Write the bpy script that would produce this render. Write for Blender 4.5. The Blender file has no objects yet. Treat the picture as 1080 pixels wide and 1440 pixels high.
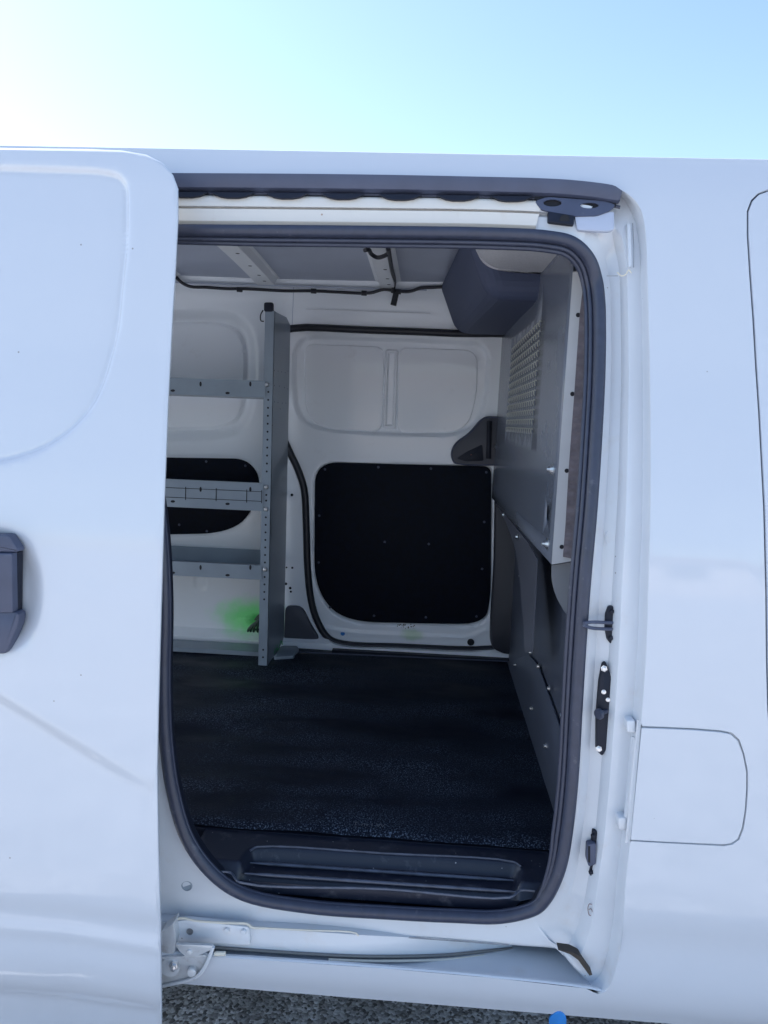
import bpy, bmesh, math, random
import numpy as np
from mathutils import Vector, Matrix
from mathutils.geometry import delaunay_2d_cdt
random.seed(4)
rng = np.random.RandomState(5)
SC = bpy.context.scene
COL = SC.collection

# ------------------------------------------------------------------ camera
F = 1081.0
CAM = Vector((0.0, -1.25, 1.40))
yc = Vector(((608-540)/F, (720-594)/F, -1)).normalized()
rr = math.radians(2.2)
xc = Vector((math.cos(rr), -math.sin(rr), 0))
xc = (xc - yc*xc.dot(yc)).normalized()
zc = xc.cross(yc)
R3 = Matrix((xc, yc, zc))
cd = bpy.data.cameras.new('camera'); cam = bpy.data.objects.new('camera', cd); COL.objects.link(cam)
cam.matrix_world = Matrix.Translation(CAM) @ R3.to_4x4()
cd.sensor_fit = 'HORIZONTAL'; cd.sensor_width = 36; cd.lens = 36*F/1080
cd.clip_start = 0.02; cd.clip_end = 2000
SC.camera = cam

# ------------------------------------------------------------------ sky, sun, exposure
SUN_EL, SUN_AZ = math.radians(44), math.radians(-66)     # azimuth from +Y towards +X
w = bpy.data.worlds.new('World'); SC.world = w; w.use_nodes = True
wn = w.node_tree.nodes; wl = w.node_tree.links
bg = wn['Background']
sky = wn.new('ShaderNodeTexSky'); sky.sky_type = 'NISHITA'; sky.sun_disc = False
sky.sun_elevation = SUN_EL; sky.sun_rotation = SUN_AZ
sky.air_density = 1.0; sky.dust_density = 0.55; sky.ozone_density = 0.9; sky.altitude = 0
wl.new(sky.outputs[0], bg.inputs[0]); bg.inputs[1].default_value = 0.10
sd = bpy.data.lights.new('sun', 'SUN'); sd.energy = 5.0; sd.angle = math.radians(0.5); sd.color = (1, .97, .93)
so = bpy.data.objects.new('sun', sd); COL.objects.link(so)
sdir = Vector((math.sin(SUN_AZ)*math.cos(SUN_EL), math.cos(SUN_AZ)*math.cos(SUN_EL), math.sin(SUN_EL)))
so.rotation_euler = sdir.to_track_quat('Z', 'Y').to_euler(); so.location = (0, 0, 8)
SC.view_settings.view_transform = 'Standard'; SC.view_settings.look = 'None'
SC.view_settings.gamma = 1; SC.view_settings.use_curve_mapping = False
SC.view_settings.exposure = 1.62
try:
    SC.cycles.max_bounces = 10; SC.cycles.diffuse_bounces = 6
except Exception: pass

# ------------------------------------------------------------------ pixel rays onto real surfaces
def ray(px, py):
    return R3 @ Vector(((px-540)/F, (720-py)/F, -1))
def U(px, py, Y):
    d = ray(px, py); return CAM + d*((Y-CAM.y)/d.y)
def UZ(px, py, Z):
    d = ray(px, py); return CAM + d*((Z-CAM.z)/d.z)
def UX(px, py, X):
    d = ray(px, py); return CAM + d*((X-CAM.x)/d.x)
PZ = [.25,.34,.37,.40,.44,.50,.53,.56,.62,1.0,1.1,1.2,1.3,1.4,1.5,1.6,1.7,1.78,1.82,1.84,1.86,1.882]
PY = [.075,.05,.032,.020,.013,.012,.011,.003,0,0,.004,.013,.028,.046,.066,.082,.10,.118,.130,.138,.145,.155]
_zz = np.linspace(.25,1.882,400); _yy = np.interp(_zz, PZ, PY)
_k = np.exp(-np.linspace(-2,2,13)**2); _k /= _k.sum()
_yp = np.convolve(np.pad(_yy,6,mode='edge'), _k, 'valid')
def prof(z): return float(np.interp(z, _zz, _yp))
def profa(z): return np.interp(z, _zz, _yp)
def S(px, py, off=0.0):
    Y = off
    for _ in range(12):
        p = U(px, py, Y); Y = prof(p.z)+off
    return U(px, py, Y)

# ------------------------------------------------------------------ materials
def mat(name, col, rough=.5, metal=0, coat=0, spec=.5, bump=None, var=None, bscale=1.0, dirt=None):
    m = bpy.data.materials.new(name); m.use_nodes = True
    n = m.node_tree.nodes; l = m.node_tree.links; b = n['Principled BSDF']
    b.inputs['Base Color'].default_value = (*col, 1); b.inputs['Roughness'].default_value = rough
    b.inputs['Metallic'].default_value = metal; b.inputs['Coat Weight'].default_value = coat
    b.inputs['Coat Roughness'].default_value = .06
    b.inputs['Specular IOR Level'].default_value = spec
    tc = n.new('ShaderNodeTexCoord')
    last = None
    if var:      # (scale, amount)
        t = n.new('ShaderNodeTexNoise'); t.inputs['Scale'].default_value = var[0]; t.inputs['Detail'].default_value = 6
        l.new(tc.outputs['Object'], t.inputs['Vector'])
        mr = n.new('ShaderNodeMapRange'); mr.inputs[1].default_value=.3; mr.inputs[2].default_value=.7
        mr.inputs[3].default_value = 1-var[1]; mr.inputs[4].default_value = 1+var[1]
        l.new(t.outputs[0], mr.inputs[0])
        mx = n.new('ShaderNodeVectorMath'); mx.operation='SCALE'; mx.inputs[0].default_value = col
        l.new(mr.outputs[0], mx.inputs['Scale']); l.new(mx.outputs[0], b.inputs['Base Color']); last = mx.outputs[0]
        m2 = n.new('ShaderNodeMapRange'); m2.inputs[3].default_value = max(.03,rough*.85); m2.inputs[4].default_value=min(1,rough*1.15)
        l.new(t.outputs[0], m2.inputs[0]); l.new(m2.outputs[0], b.inputs['Roughness'])
    if dirt:     # (colour, scale, threshold, strength)
        t = n.new('ShaderNodeTexNoise'); t.inputs['Scale'].default_value = dirt[1]; t.inputs['Detail'].default_value = 8
        t.inputs['Roughness'].default_value=.65
        l.new(tc.outputs['Object'], t.inputs['Vector'])
        mr = n.new('ShaderNodeMapRange'); mr.inputs[1].default_value=dirt[2]; mr.inputs[2].default_value=dirt[2]+.18
        mr.inputs[3].default_value=0; mr.inputs[4].default_value=dirt[3]; l.new(t.outputs[0], mr.inputs[0])
        mx = n.new('ShaderNodeMix'); mx.data_type='RGBA'
        l.new(mr.outputs[0], mx.inputs[0])
        if last: l.new(last, mx.inputs[6])
        else: mx.inputs[6].default_value=(*col,1)
        mx.inputs[7].default_value=(*dirt[0],1); l.new(mx.outputs[2], b.inputs['Base Color']); last = mx.outputs[2]
    if bump:     # (scale, strength, dist)
        t = n.new('ShaderNodeTexNoise'); t.inputs['Scale'].default_value = bump[0]; t.inputs['Detail'].default_value = 4
        l.new(tc.outputs['Object'], t.inputs['Vector'])
        bp = n.new('ShaderNodeBump'); bp.inputs['Strength'].default_value = bump[1]; bp.inputs['Distance'].default_value = bump[2]
        l.new(t.outputs[0], bp.inputs['Height']); l.new(bp.outputs[0], b.inputs['Normal'])
    m['last'] = 1
    return m
PAINT = mat('white_paint', (.565,.60,.655), .42, coat=1, bump=(14,.2,.0004), dirt=((.55,.53,.52), 9, .62, .10))
JAMB = mat('jamb_paint', (.64,.67,.71), .38, coat=.5, var=(5,.03), dirt=((.56,.50,.44), 16, .56, .32))
JCREAM = mat('header_paint', (.68,.65,.60), .42, coat=.4, dirt=((.55,.46,.36), 22, .6, .4))
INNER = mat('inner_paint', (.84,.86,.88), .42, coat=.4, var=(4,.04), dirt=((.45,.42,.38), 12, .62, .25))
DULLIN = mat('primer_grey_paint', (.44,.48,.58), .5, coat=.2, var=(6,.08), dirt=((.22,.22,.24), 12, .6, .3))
SEAL = mat('rubber_seal', (.036,.043,.072), .40, spec=.5, var=(60,.12), bump=(220,.3,.0006), dirt=((.20,.20,.22), 50, .62, .5))
PLAS = mat('black_plastic', (.011,.014,.026), .55, spec=.3, var=(20,.2), bump=(400,.35,.0004), dirt=((.10,.10,.11), 24, .62, .4))
PLASG = mat('grey_plastic', (.062,.074,.122), .45, bump=(500,.3,.0003), var=(20,.1), dirt=((.2,.2,.22), 30, .66, .3))
STEP = mat('step_plastic', (.013,.017,.032), .36, bump=(420,.4,.0006), dirt=((.16,.16,.18), 26, .56, .5))
STEEL = mat('grey_powder_coat', (.24,.29,.34), .42, coat=.15, var=(14,.06), dirt=((.36,.37,.38), 40, .70, .5))
PART = mat('partition_paint', (.14,.16,.205), .24, spec=.7, var=(7,.06), dirt=((.3,.3,.32), 120, .74, .7))
PARTD = mat('partition_dark_paint', (.062,.073,.105), .42, var=(9,.1), dirt=((.2,.2,.22), 120, .74, .5))
FLANGE = mat('light_grey_flange', (.50,.51,.53), .45, var=(12,.04), dirt=((.3,.29,.28), 30, .64, .3))
FOAM = mat('brown_foam', (.15,.13,.145), .9, bump=(600,.6,.001), var=(80,.25))
BOLT = mat('zinc_bolt', (.72,.73,.74), .28, metal=1)
DARK = mat('dark_cavity', (.008,.009,.014), .8)
LINER = mat('black_board', (.002,.004,.011), .7, spec=.2, bump=(260,.25,.0008), var=(60,.4))
WIRE = mat('wire_loom', (.012,.013,.02), .5, bump=(300,.4,.0006))
PAD = mat('speckled_pad', (.56,.56,.58), .7, bump=(260,.35,.001), var=(240,.10))
BLUE = mat('blue_tape', (.03,.22,.62), .5, var=(40,.15))
RAIL = mat('bare_rail', (.33,.33,.34), .35, metal=.7, var=(30,.2), dirt=((.12,.10,.08), 40, .55, .6))
PLATE = mat('zinc_plate', (.60,.62,.64), .4, metal=.3, var=(20,.08), dirt=((.22,.16,.11), 30, .58, .5))
GLASS = mat('tinted_glass', (.02,.025,.03), .04)
CLEAR = bpy.data.materials.new('clear_glass'); CLEAR.use_nodes=True
_n=CLEAR.node_tree.nodes; _l=CLEAR.node_tree.links; _n.remove(_n['Principled BSDF'])
_t=_n.new('ShaderNodeBsdfTransparent'); _t.inputs[0].default_value=(.86,.9,.88,1); _g=_n.new('ShaderNodeBsdfGlossy'); _g.inputs['Roughness'].default_value=.02
_f=_n.new('ShaderNodeFresnel'); _f.inputs[0].default_value=1.45; _m=_n.new('ShaderNodeMixShader')
_l.new(_f.outputs[0],_m.inputs[0]); _l.new(_t.outputs[0],_m.inputs[1]); _l.new(_g.outputs[0],_m.inputs[2]); _l.new(_m.outputs[0],_n['Material Output'].inputs[0])
TYRE = mat('tyre', (.02,.02,.02), .8)
SEALANT = mat('cream_sealant', (.70,.66,.56), .6, bump=(90,.5,.002))
SCUFF = mat('grey_scuff', (.10,.11,.13), .9)
INK = mat('brown_mark', (.25,.19,.18), .8)

def specks(m, scale=26, r=.035, col=(.16,.14,.13), keep=.80):
    n=m.node_tree.nodes; l=m.node_tree.links; b=n['Principled BSDF']
    src=b.inputs['Base Color'].links[0].from_socket
    tc=n.new('ShaderNodeTexCoord'); v=n.new('ShaderNodeTexVoronoi'); v.inputs['Scale'].default_value=scale; l.new(tc.outputs['Object'],v.inputs[0])
    a=n.new('ShaderNodeMath'); a.operation='LESS_THAN'; a.inputs[1].default_value=r; l.new(v.outputs['Distance'],a.inputs[0])
    sp=n.new('ShaderNodeSeparateColor'); l.new(v.outputs['Color'],sp.inputs[0])
    c=n.new('ShaderNodeMath'); c.operation='GREATER_THAN'; c.inputs[1].default_value=keep; l.new(sp.outputs[0],c.inputs[0])
    d=n.new('ShaderNodeMath'); d.operation='MULTIPLY'; l.new(a.outputs[0],d.inputs[0]); l.new(c.outputs[0],d.inputs[1])
    e=n.new('ShaderNodeMath'); e.operation='MULTIPLY'; e.inputs[1].default_value=.7; l.new(d.outputs[0],e.inputs[0])
    mx=n.new('ShaderNodeMix'); mx.data_type='RGBA'; l.new(e.outputs[0],mx.inputs[0]); l.new(src,mx.inputs[6]); mx.inputs[7].default_value=(*col,1); l.new(mx.outputs[2],b.inputs['Base Color'])
specks(PAINT,22,.035,keep=.84); specks(JAMB,34,.05,keep=.82); specks(JCREAM,34,.06,col=(.3,.16,.08),keep=.8)
specks(STEP,70,.09,col=(.5,.5,.5),keep=.8); specks(PART,60,.08,col=(.6,.6,.6),keep=.86)
def felt():
    m = mat('floor_mat', (.010,.012,.018), .75, spec=.22)
    n = m.node_tree.nodes; l = m.node_tree.links; b = n['Principled BSDF']
    tc = n.new('ShaderNodeTexCoord')
    # ridges / folds across the mat, woven pile, lint
    mp = n.new('ShaderNodeMapping'); mp.inputs['Scale'].default_value = (1.6, 3.6, 1); l.new(tc.outputs['Object'], mp.inputs[0])
    big = n.new('ShaderNodeTexNoise'); big.inputs['Scale'].default_value = 2.1; big.inputs['Detail'].default_value = 6; l.new(mp.outputs[0], big.inputs[0])
    fine = n.new('ShaderNodeTexNoise'); fine.inputs['Scale'].default_value = 330; fine.inputs['Detail'].default_value = 3; l.new(tc.outputs['Object'], fine.inputs[0])
    th = n.new('ShaderNodeMapRange'); th.inputs[1].default_value=.53; th.inputs[2].default_value=.66; l.new(fine.outputs[0], th.inputs[0])
    bm = n.new('ShaderNodeMapRange'); bm.inputs[1].default_value=.40; bm.inputs[2].default_value=.62; bm.inputs[3].default_value=.03; l.new(big.outputs[0], bm.inputs[0])
    ml = n.new('ShaderNodeMath'); ml.operation='MULTIPLY'; l.new(th.outputs[0], ml.inputs[0]); l.new(bm.outputs[0], ml.inputs[1])
    mx = n.new('ShaderNodeMix'); mx.data_type='RGBA'; mx.inputs[6].default_value=(.003,.006,.015,1); mx.inputs[7].default_value=(.13,.17,.23,1)
    l.new(ml.outputs[0], mx.inputs[0]); l.new(mx.outputs[2], b.inputs['Base Color'])
    rm = n.new('ShaderNodeMapRange'); rm.inputs[1].default_value=.35; rm.inputs[2].default_value=.65; rm.inputs[3].default_value=.42; rm.inputs[4].default_value=.8
    l.new(big.outputs[0], rm.inputs[0]); l.new(rm.outputs[0], b.inputs['Roughness'])
    bp = n.new('ShaderNodeBump'); bp.inputs['Strength'].default_value=.6; bp.inputs['Distance'].default_value=.0012; l.new(fine.outputs[0], bp.inputs['Height'])
    l.new(bp.outputs[0], b.inputs['Normal'])
    return m
MAT = felt()

def asphalt():
    m = mat('asphalt', (.05,.05,.05), .9)
    n = m.node_tree.nodes; l = m.node_tree.links; b = n['Principled BSDF']
    tc = n.new('ShaderNodeTexCoord')
    v = n.new('ShaderNodeTexVoronoi'); v.inputs['Scale'].default_value=140; l.new(tc.outputs['Object'], v.inputs[0])
    cr = n.new('ShaderNodeValToRGB'); l.new(v.outputs['Color'], cr.inputs[0])
    cr.color_ramp.elements[0].color=(.10,.10,.11,1); cr.color_ramp.elements[0].position=.2
    cr.color_ramp.elements[1].color=(.80,.80,.84,1); cr.color_ramp.elements[1].position=.95
    no=n.new('ShaderNodeTexNoise'); no.inputs['Scale'].default_value=5; no.inputs['Detail'].default_value=6; l.new(tc.outputs['Object'],no.inputs[0])
    mr=n.new('ShaderNodeMapRange'); mr.inputs[1].default_value=.35; mr.inputs[2].default_value=.65; mr.inputs[3].default_value=.6; mr.inputs[4].default_value=1.15; l.new(no.outputs[0],mr.inputs[0])
    vm=n.new('ShaderNodeVectorMath'); vm.operation='SCALE'; l.new(cr.outputs[0],vm.inputs[0]); l.new(mr.outputs[0],vm.inputs['Scale']); l.new(vm.outputs[0], b.inputs['Base Color'])
    bp = n.new('ShaderNodeBump'); bp.inputs['Strength'].default_value=1; bp.inputs['Distance'].default_value=.004; bp.invert=True
    l.new(v.outputs['Distance'], bp.inputs['Height']); l.new(bp.outputs[0], b.inputs['Normal'])
    return m
ASPH = asphalt()

# ------------------------------------------------------------------ mesh helpers
def link(name, verts, faces, m, parent=None, smooth=30):
    me = bpy.data.meshes.new(name); me.from_pydata([tuple(v) for v in verts], [], faces); me.update()
    bm = bmesh.new(); bm.from_mesh(me); bmesh.ops.remove_doubles(bm, verts=bm.verts, dist=1e-6)
    bmesh.ops.recalc_face_normals(bm, faces=bm.faces); bm.to_mesh(me); bm.free()
    if isinstance(m, (list, tuple)):
        for q in m: me.materials.append(q)
    else: me.materials.append(m)
    o = bpy.data.objects.new(name, me); COL.objects.link(o)
    if smooth:
        me.polygons.foreach_set('use_smooth', [True]*len(me.polygons)); me.set_sharp_from_angle(angle=math.radians(smooth))
    if parent: o.parent = parent
    return o
def thing(name, label, cat, group=None, loc=(0,0,0)):
    o = bpy.data.objects.new(name, None); COL.objects.link(o); o.location = loc
    o['label']=label; o['category']=cat; o.empty_display_size=.1
    if group: o['group']=group
    return o
def tag(o, label, cat, group=None):
    o['label']=label; o['category']=cat
    if group: o['group']=group
    return o
def reparent(o, p):   # p sits at its own location; keep world placement
    o.parent = p
    q = p; off = Vector((0,0,0))
    while q is not None: off += q.location; q = q.parent
    o.location = Vector(o.location) - off
    return o

class MB:
    def __init__(s): s.v=[]; s.f=[]
    def add(s, vs, fs):
        k=len(s.v); s.v += [Vector(v) for v in vs]; s.f += [tuple(i+k for i in f) for f in fs]; return s
    def box(s, a, b):
        (x0,y0,z0),(x1,y1,z1)=a,b
        return s.add([(x0,y0,z0),(x1,y0,z0),(x1,y1,z0),(x0,y1,z0),(x0,y0,z1),(x1,y0,z1),(x1,y1,z1),(x0,y1,z1)],
            [(0,3,2,1),(4,5,6,7),(0,1,5,4),(1,2,6,5),(2,3,7,6),(3,0,4,7)])
    def prism(s, pts, n, bev=0.0):
        """pts: planar 3D loop; extruded by vector n; bevelled front edge"""
        n=Vector(n); pts=[Vector(p) for p in pts]; N=len(pts)
        c=sum(pts,Vector())/N
        nn=n.normalized()
        rings=[]
        if bev>0:
            ins=[]
            for i in range(N):
                a=(pts[i]-pts[i-1]); b=(pts[(i+1)%N]-pts[i])
                if a.length<1e-9: a=b
                if b.length<1e-9: b=a
                t=(a.normalized()+b.normalized()); t=t.normalized() if t.length>1e-6 else a.normalized()
                k=nn.cross(t)
                if k.dot(c-pts[i])<0 and False: k=-k
                ins.append(k)
            area=sum(((pts[i]-c).cross(pts[(i+1)%N]-c)).dot(nn) for i in range(N))
            sg = 1 if area>0 else -1
            ins=[k*sg for k in ins]
            rings.append([p+k*bev for p,k in zip(pts,ins)])
            rings.append([p+k*bev*.3+nn*bev*.3 for p,k in zip(pts,ins)])
            rings.append([p+nn*bev for p in pts])
        else: rings.append(pts)
        rings.append([p+n for p in pts])
        k0=len(s.v)
        for r in rings: s.v+=r
        s.f.append(tuple(k0+i for i in range(N)))
        for r in range(len(rings)-1):
            for i in range(N):
                j=(i+1)%N; a=k0+r*N
                s.f.append((a+i,a+j,a+N+j,a+N+i))
        s.f.append(tuple(k0+(len(rings)-1)*N+i for i in reversed(range(N))))
        return s
    def tube(s, pts, r, n=8, closed=False, prof=None):
        """sweep a circle (or 2-D profile) along pts"""
        pts=[Vector(p) for p in pts]; N=len(pts)
        k0=len(s.v)
        P = prof or [(math.cos(2*math.pi*i/n)*1.0, math.sin(2*math.pi*i/n)*1.0) for i in range(n)]
        n=len(P); prev=None
        for i in range(N):
            a=pts[i-1] if (i>0 or closed) else pts[i]; b=pts[(i+1)%N] if (i<N-1 or closed) else pts[i]
            t=(b-a).normalized()
            up = Vector((0,-1,0)) if prev is None else prev
            u=(up - t*up.dot(t)); 
            if u.length<1e-4: u=Vector((0,0,1))-t*t.z
            u.normalize(); prev=u; v=t.cross(u)
            rr_= r(i/(N-1)) if callable(r) else r
            for (p,q) in P: s.v.append(pts[i]+u*p*rr_+v*q*rr_)
        m = N if closed else N-1
        for i in range(m):
            for j in range(n):
                a=k0+i*n+j; b=k0+i*n+(j+1)%n; c=k0+((i+1)%N)*n+(j+1)%n; d=k0+((i+1)%N)*n+j
                s.f.append((a,b,c,d))
        if not closed:
            s.f.append(tuple(k0+j for j in reversed(range(n)))); s.f.append(tuple(k0+(N-1)*n+j for j in range(n)))
        return s
    def lathe(s, c, axis, prof, n=14):
        """prof: list of (distance along axis, radius)"""
        c=Vector(c); ax=Vector(axis).normalized()
        u=ax.orthogonal().normalized(); v=ax.cross(u); k0=len(s.v)
        for (h,r) in prof:
            for i in range(n):
                a=2*math.pi*i/n; s.v.append(c+ax*h+(u*math.cos(a)+v*math.sin(a))*max(r,1e-5))
        for r in range(len(prof)-1):
            for i in range(n):
                j=(i+1)%n; a=k0+r*n; s.f.append((a+i,a+j,a+n+j,a+n+i))
        s.f.append(tuple(k0+i for i in range(n))); s.f.append(tuple(k0+(len(prof)-1)*n+i for i in range(n)))
        return s
    def strip(s, A, B):
        k=len(s.v); s.v+=list(A)+list(B); n=len(A)
        for i in range(n-1): s.f.append((k+i,k+i+1,k+n+i+1,k+n+i))
        return s
    def build(s, name, m, parent=None, smooth=30): return link(name, s.v, s.f, m, parent, smooth)

def crom(P, sub=6, closed=True):
    P=[Vector(p) for p in P]; N=len(P); out=[]
    rg = range(N) if closed else range(N-1)
    for i in rg:
        if closed: p0,p1,p2,p3=P[i-1],P[i],P[(i+1)%N],P[(i+2)%N]
        else: p0,p1,p2,p3=P[max(i-1,0)],P[i],P[i+1],P[min(i+2,N-1)]
        d1=max((p1-p0).length,1e-6)**.5; d2=max((p2-p1).length,1e-6)**.5; d3=max((p3-p2).length,1e-6)**.5
        if p0==p1: d1=d2
        if p2==p3: d3=d2
        m1=((p1-p0)/d1-(p2-p0)/(d1+d2)+(p2-p1)/d2)*d2 if p0!=p1 else (p2-p1)
        m2=((p2-p1)/d2-(p3-p1)/(d2+d3)+(p3-p2)/d3)*d2 if p3!=p2 else (p2-p1)
        for k in range(sub):
            t=k/sub; t2=t*t; t3=t2*t
            out.append(p1*(2*t3-3*t2+1)+m1*(t3-2*t2+t)+p2*(-2*t3+3*t2)+m2*(t3-t2))
    if not closed: out.append(P[-1])
    return out
def round_px(pts, r, n=6):
    """round the corners of a pixel polygon"""
    out=[]; N=len(pts)
    for i in range(N):
        p=Vector(pts[i][:2]); a=Vector(pts[i-1][:2]); b=Vector(pts[(i+1)%N][:2])
        rr_=pts[i][2] if len(pts[i])>2 else r
        if rr_<=0: out.append(tuple(p)); continue
        da=(a-p); db=(b-p); ra=min(rr_, da.length*.48); rb=min(rr_, db.length*.48)
        A=p+da.normalized()*ra; B=p+db.normalized()*rb
        for k in range(n+1):
            t=k/n; out.append(tuple(A*(1-t)**2+p*2*t*(1-t)+B*t*t))
    return out
def inpoly(P, poly):
    x=P[:,0]; y=P[:,1]; q=np.asarray(poly); n=len(q); ins=np.zeros(len(P),bool)
    for i in range(n):
        x0,y0=q[i-1]; x1,y1=q[i]
        if y0==y1: continue
        c=((y0>y)!=(y1>y)) & (x < (x1-x0)*(y-y0)/(y1-y0)+x0)
        ins^=c
    return ins
def pdist(P, poly, closed=True):
    q=np.asarray(poly,float); d=np.full(len(P),1e9)
    for i in range(0 if closed else 1, len(q)):
        a=q[i-1]; b=q[i]; ab=b-a; L=(ab**2).sum()
        if L<1e-16: continue
        t=np.clip(((P-a)@ab)/L,0,1); dd=np.hypot(*(P-(a+t[:,None]*ab)).T); d=np.minimum(d,dd)
    return d
def sdf(P, poly):
    d=pdist(P,poly); return np.where(inpoly(P,poly),-d,d)
def sstep(x,a,b):
    t=np.clip((x-a)/(b-a),0,1); return t*t*(3-2*t)
def sheet(outer, holes, step, fmap, extra=(), fine=None):
    """fine: (polygon, step) region with a denser grid; returns verts, faces, boundary loops"""
    outer=[tuple(p) for p in outer]; holes=[[tuple(p) for p in h] for h in holes]
    V=[]; E=[]; loops=[]
    for L in [outer]+holes:
        k=len(V); V+=L; E+=[(k+i,k+(i+1)%len(L)) for i in range(len(L))]; loops.append(list(range(k,k+len(L))))
    nb=len(V)
    O=np.array(outer); lo=O.min(0); hi=O.max(0)
    def grid(st, reg=None, excl=None):
        gx,gy=np.meshgrid(np.arange(lo[0]+st*.5,hi[0],st), np.arange(lo[1]+st*.5,hi[1],st)); G=np.c_[gx.ravel(),gy.ravel()]
        if reg is not None: G=G[inpoly(G,reg)]
        if excl is not None: G=G[~inpoly(G,excl)]
        G=G[inpoly(G,outer)]
        for h in holes: G=G[~inpoly(G,h)]
        if len(G)==0: return G
        keep=pdist(G,outer)>st*.35
        for h in holes: keep&=pdist(G,h)>st*.35
        return G[keep]
    if fine:
        G=np.vstack([grid(fine[1],reg=fine[0]), grid(step,excl=fine[0])])
    else: G=grid(step)
    V+= [tuple(p) for p in G]
    V+= [tuple(p) for p in extra]
    r=delaunay_2d_cdt([Vector(v) for v in V], E, [], 0, 1e-7)
    nv=np.array([[v.x,v.y] for v in r[0]]); tr=np.array([f for f in r[2] if len(f)==3])
    C=nv[tr].mean(1); ok=inpoly(C,outer)
    for h in holes: ok&=~inpoly(C,h)
    return fmap(nv), [tuple(int(i) for i in t) for t in tr[ok]]
def edgepts(polys,ds,step=.004):
    out=[]
    for L in polys:
        L=[tuple(p) for p in L]; D=[]
        for i in range(len(L)):
            a=Vector(L[i-1]); b=Vector(L[i]); n=max(1,int((b-a).length/step))
            D+=[tuple(a.lerp(b,(k+.5)/n)) for k in range(n)]
        for d in ds: out+=offs(D,d)
    return out
def ccw(L):
    a=sum(L[i-1][0]*L[i][1]-L[i][0]*L[i-1][1] for i in range(len(L))); return a>0
def offs(L, d):
    """offset a 2-D loop outward by d"""
    N=len(L); out=[]; s=1 if ccw(L) else -1
    for i in range(N):
        a=Vector(L[i])-Vector(L[i-1]); b=Vector(L[(i+1)%N])-Vector(L[i])
        if a.length<1e-9: a=b
        if b.length<1e-9: b=a
        t=a.normalized()+b.normalized(); t=t.normalized() if t.length>1e-6 else a.normalized()
        out.append((L[i][0]+t.y*s*d, L[i][1]-t.x*s*d))
    return out
def hem(mb, L, fmap, steps):
    """fold the rim of a sheet: steps = [(outward offset, depth)]"""
    prev=None
    for (o,d) in [(0,0)]+list(steps):
        pts=fmap(np.array(offs(L,o) if o else L)); pts=[Vector(p)+Vector((0,d,0)) for p in pts]
        if prev: mb.strip(prev+[prev[0]], pts+[pts[0]])
        prev=pts
    return mb

# ================================================================== SETTING
g=MB(); 
n=6; g.add([(-260,-260,0),(260,-260,0),(260,260,0),(-260,260,0)],[(0,1,2,3)])
ground=g.build('parking_lot', ASPH); ground['kind']='structure'

# ================================================================== VAN
van=thing('cargo_van','white cargo van parked with its side sliding door open','van')
WF=1.42          # inner face of the far wall
ZF=U(500,912,WF).z     # cargo floor height
W=1.69

# --- stations round the door aperture: outer skin edge, seal, kind (t=top, r=right, b=bottom)
ST=[((60,245),(170,326),'t'),((250,246),(250,326),'t'),((500,249),(500,328),'t'),((700,252),(700,331),'t'),((800,257),(770,335),'t'),
 ((856,262),(804,343),'t'),((882,272),(826,365),'m'),((899,290),(836,394),'r'),((907,318),(840,425),'r'),((911,400),(841,460),'r'),((914,520),(840,530),'r'),
 ((915,600),(836,610),'r'),((915,710),(829,716),'r'),((912,820),(820,817),'r'),((909,915),(813,915),'r'),((903,1000),(808,1000),'r'),
 ((894,1100),(803,1090),'r'),((886,1185),(796,1160),'r'),((880,1240),(787,1213),'r'),((876,1300),(776,1243),'r'),((868,1355),(765,1262),'r'),
 ((856,1390),(752,1275),'r'),((842,1398),(742,1280),'r'),((834,1386),(733,1284),'b'),((820,1358),(722,1286),'b'),((802,1339),(705,1287),'b'),
 ((720,1329),(640,1286),'b'),((560,1317),(540,1281),'b'),((430,1309),(433,1273),'b'),((330,1300),(345,1256),'b'),((240,1297),(303,1229),'b'),
 ((170,1280),(266,1180),'b'),((140,1200),(245,1112),'b'),((130,1093),(235,1040),'b'),((125,980),(232,960),'b'),((120,850),(233,850),'b'),
 ((115,740),(227,740),'b'),((100,600),(205,600),'b'),((70,450),(180,450),'b'),((50,320),(166,352),'b')]
LR=([0,.02,.06,.14,.40,.46,.55,.74,.82,.86,.93,1.04],[0,.003,.014,.034,.028,.034,.050,.058,.052,.050,.050,.050])
LT=([0,.01,.03,.05,.33,.35,.37,.55,.57,.60,.64,1.04],[0,.004,.020,.040,.040,.022,.006,.006,.018,.020,.010,.014])
LB=([0,.005,.03,.10,.2,.3,.4,.5,.6,.7,.85,1.04],[.10,.062,.052,.05,.05,.05,.05,.05,.05,.05,.05,.05])
LM=([0,.02,.05,.09,.36,.40,.45,.62,.68,.72,.78,1.04],[0,.003,.017,.037,.036,.028,.026,.030,.034,.034,.030,.032])
KD={'t':LT,'r':LR,'b':LB,'m':LM}
NL=12
ctrl=[]
for (a,b,k) in ST:
    T,O=KD[k]; a=Vector(a); b=Vector(b)
    ctrl.append([S(*(a.lerp(b,T[j])), O[j]) for j in range(NL)])
loops=[crom([c[j] for c in ctrl],6) for j in range(NL)]
mb=MB()
for j in range(NL-1): mb.strip(loops[j]+[loops[j][0]], loops[j+1]+[loops[j+1][0]])
# inner return behind the seal
inn=[p+Vector((0,.025,0)) for p in loops[-1]]; 
MB().strip(loops[-1]+[loops[-1][0]], inn+[inn[0]]).build('frame_return', PLAS, van, 60)
jamb=mb.build('door_frame', JAMB, van, 40)
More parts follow.
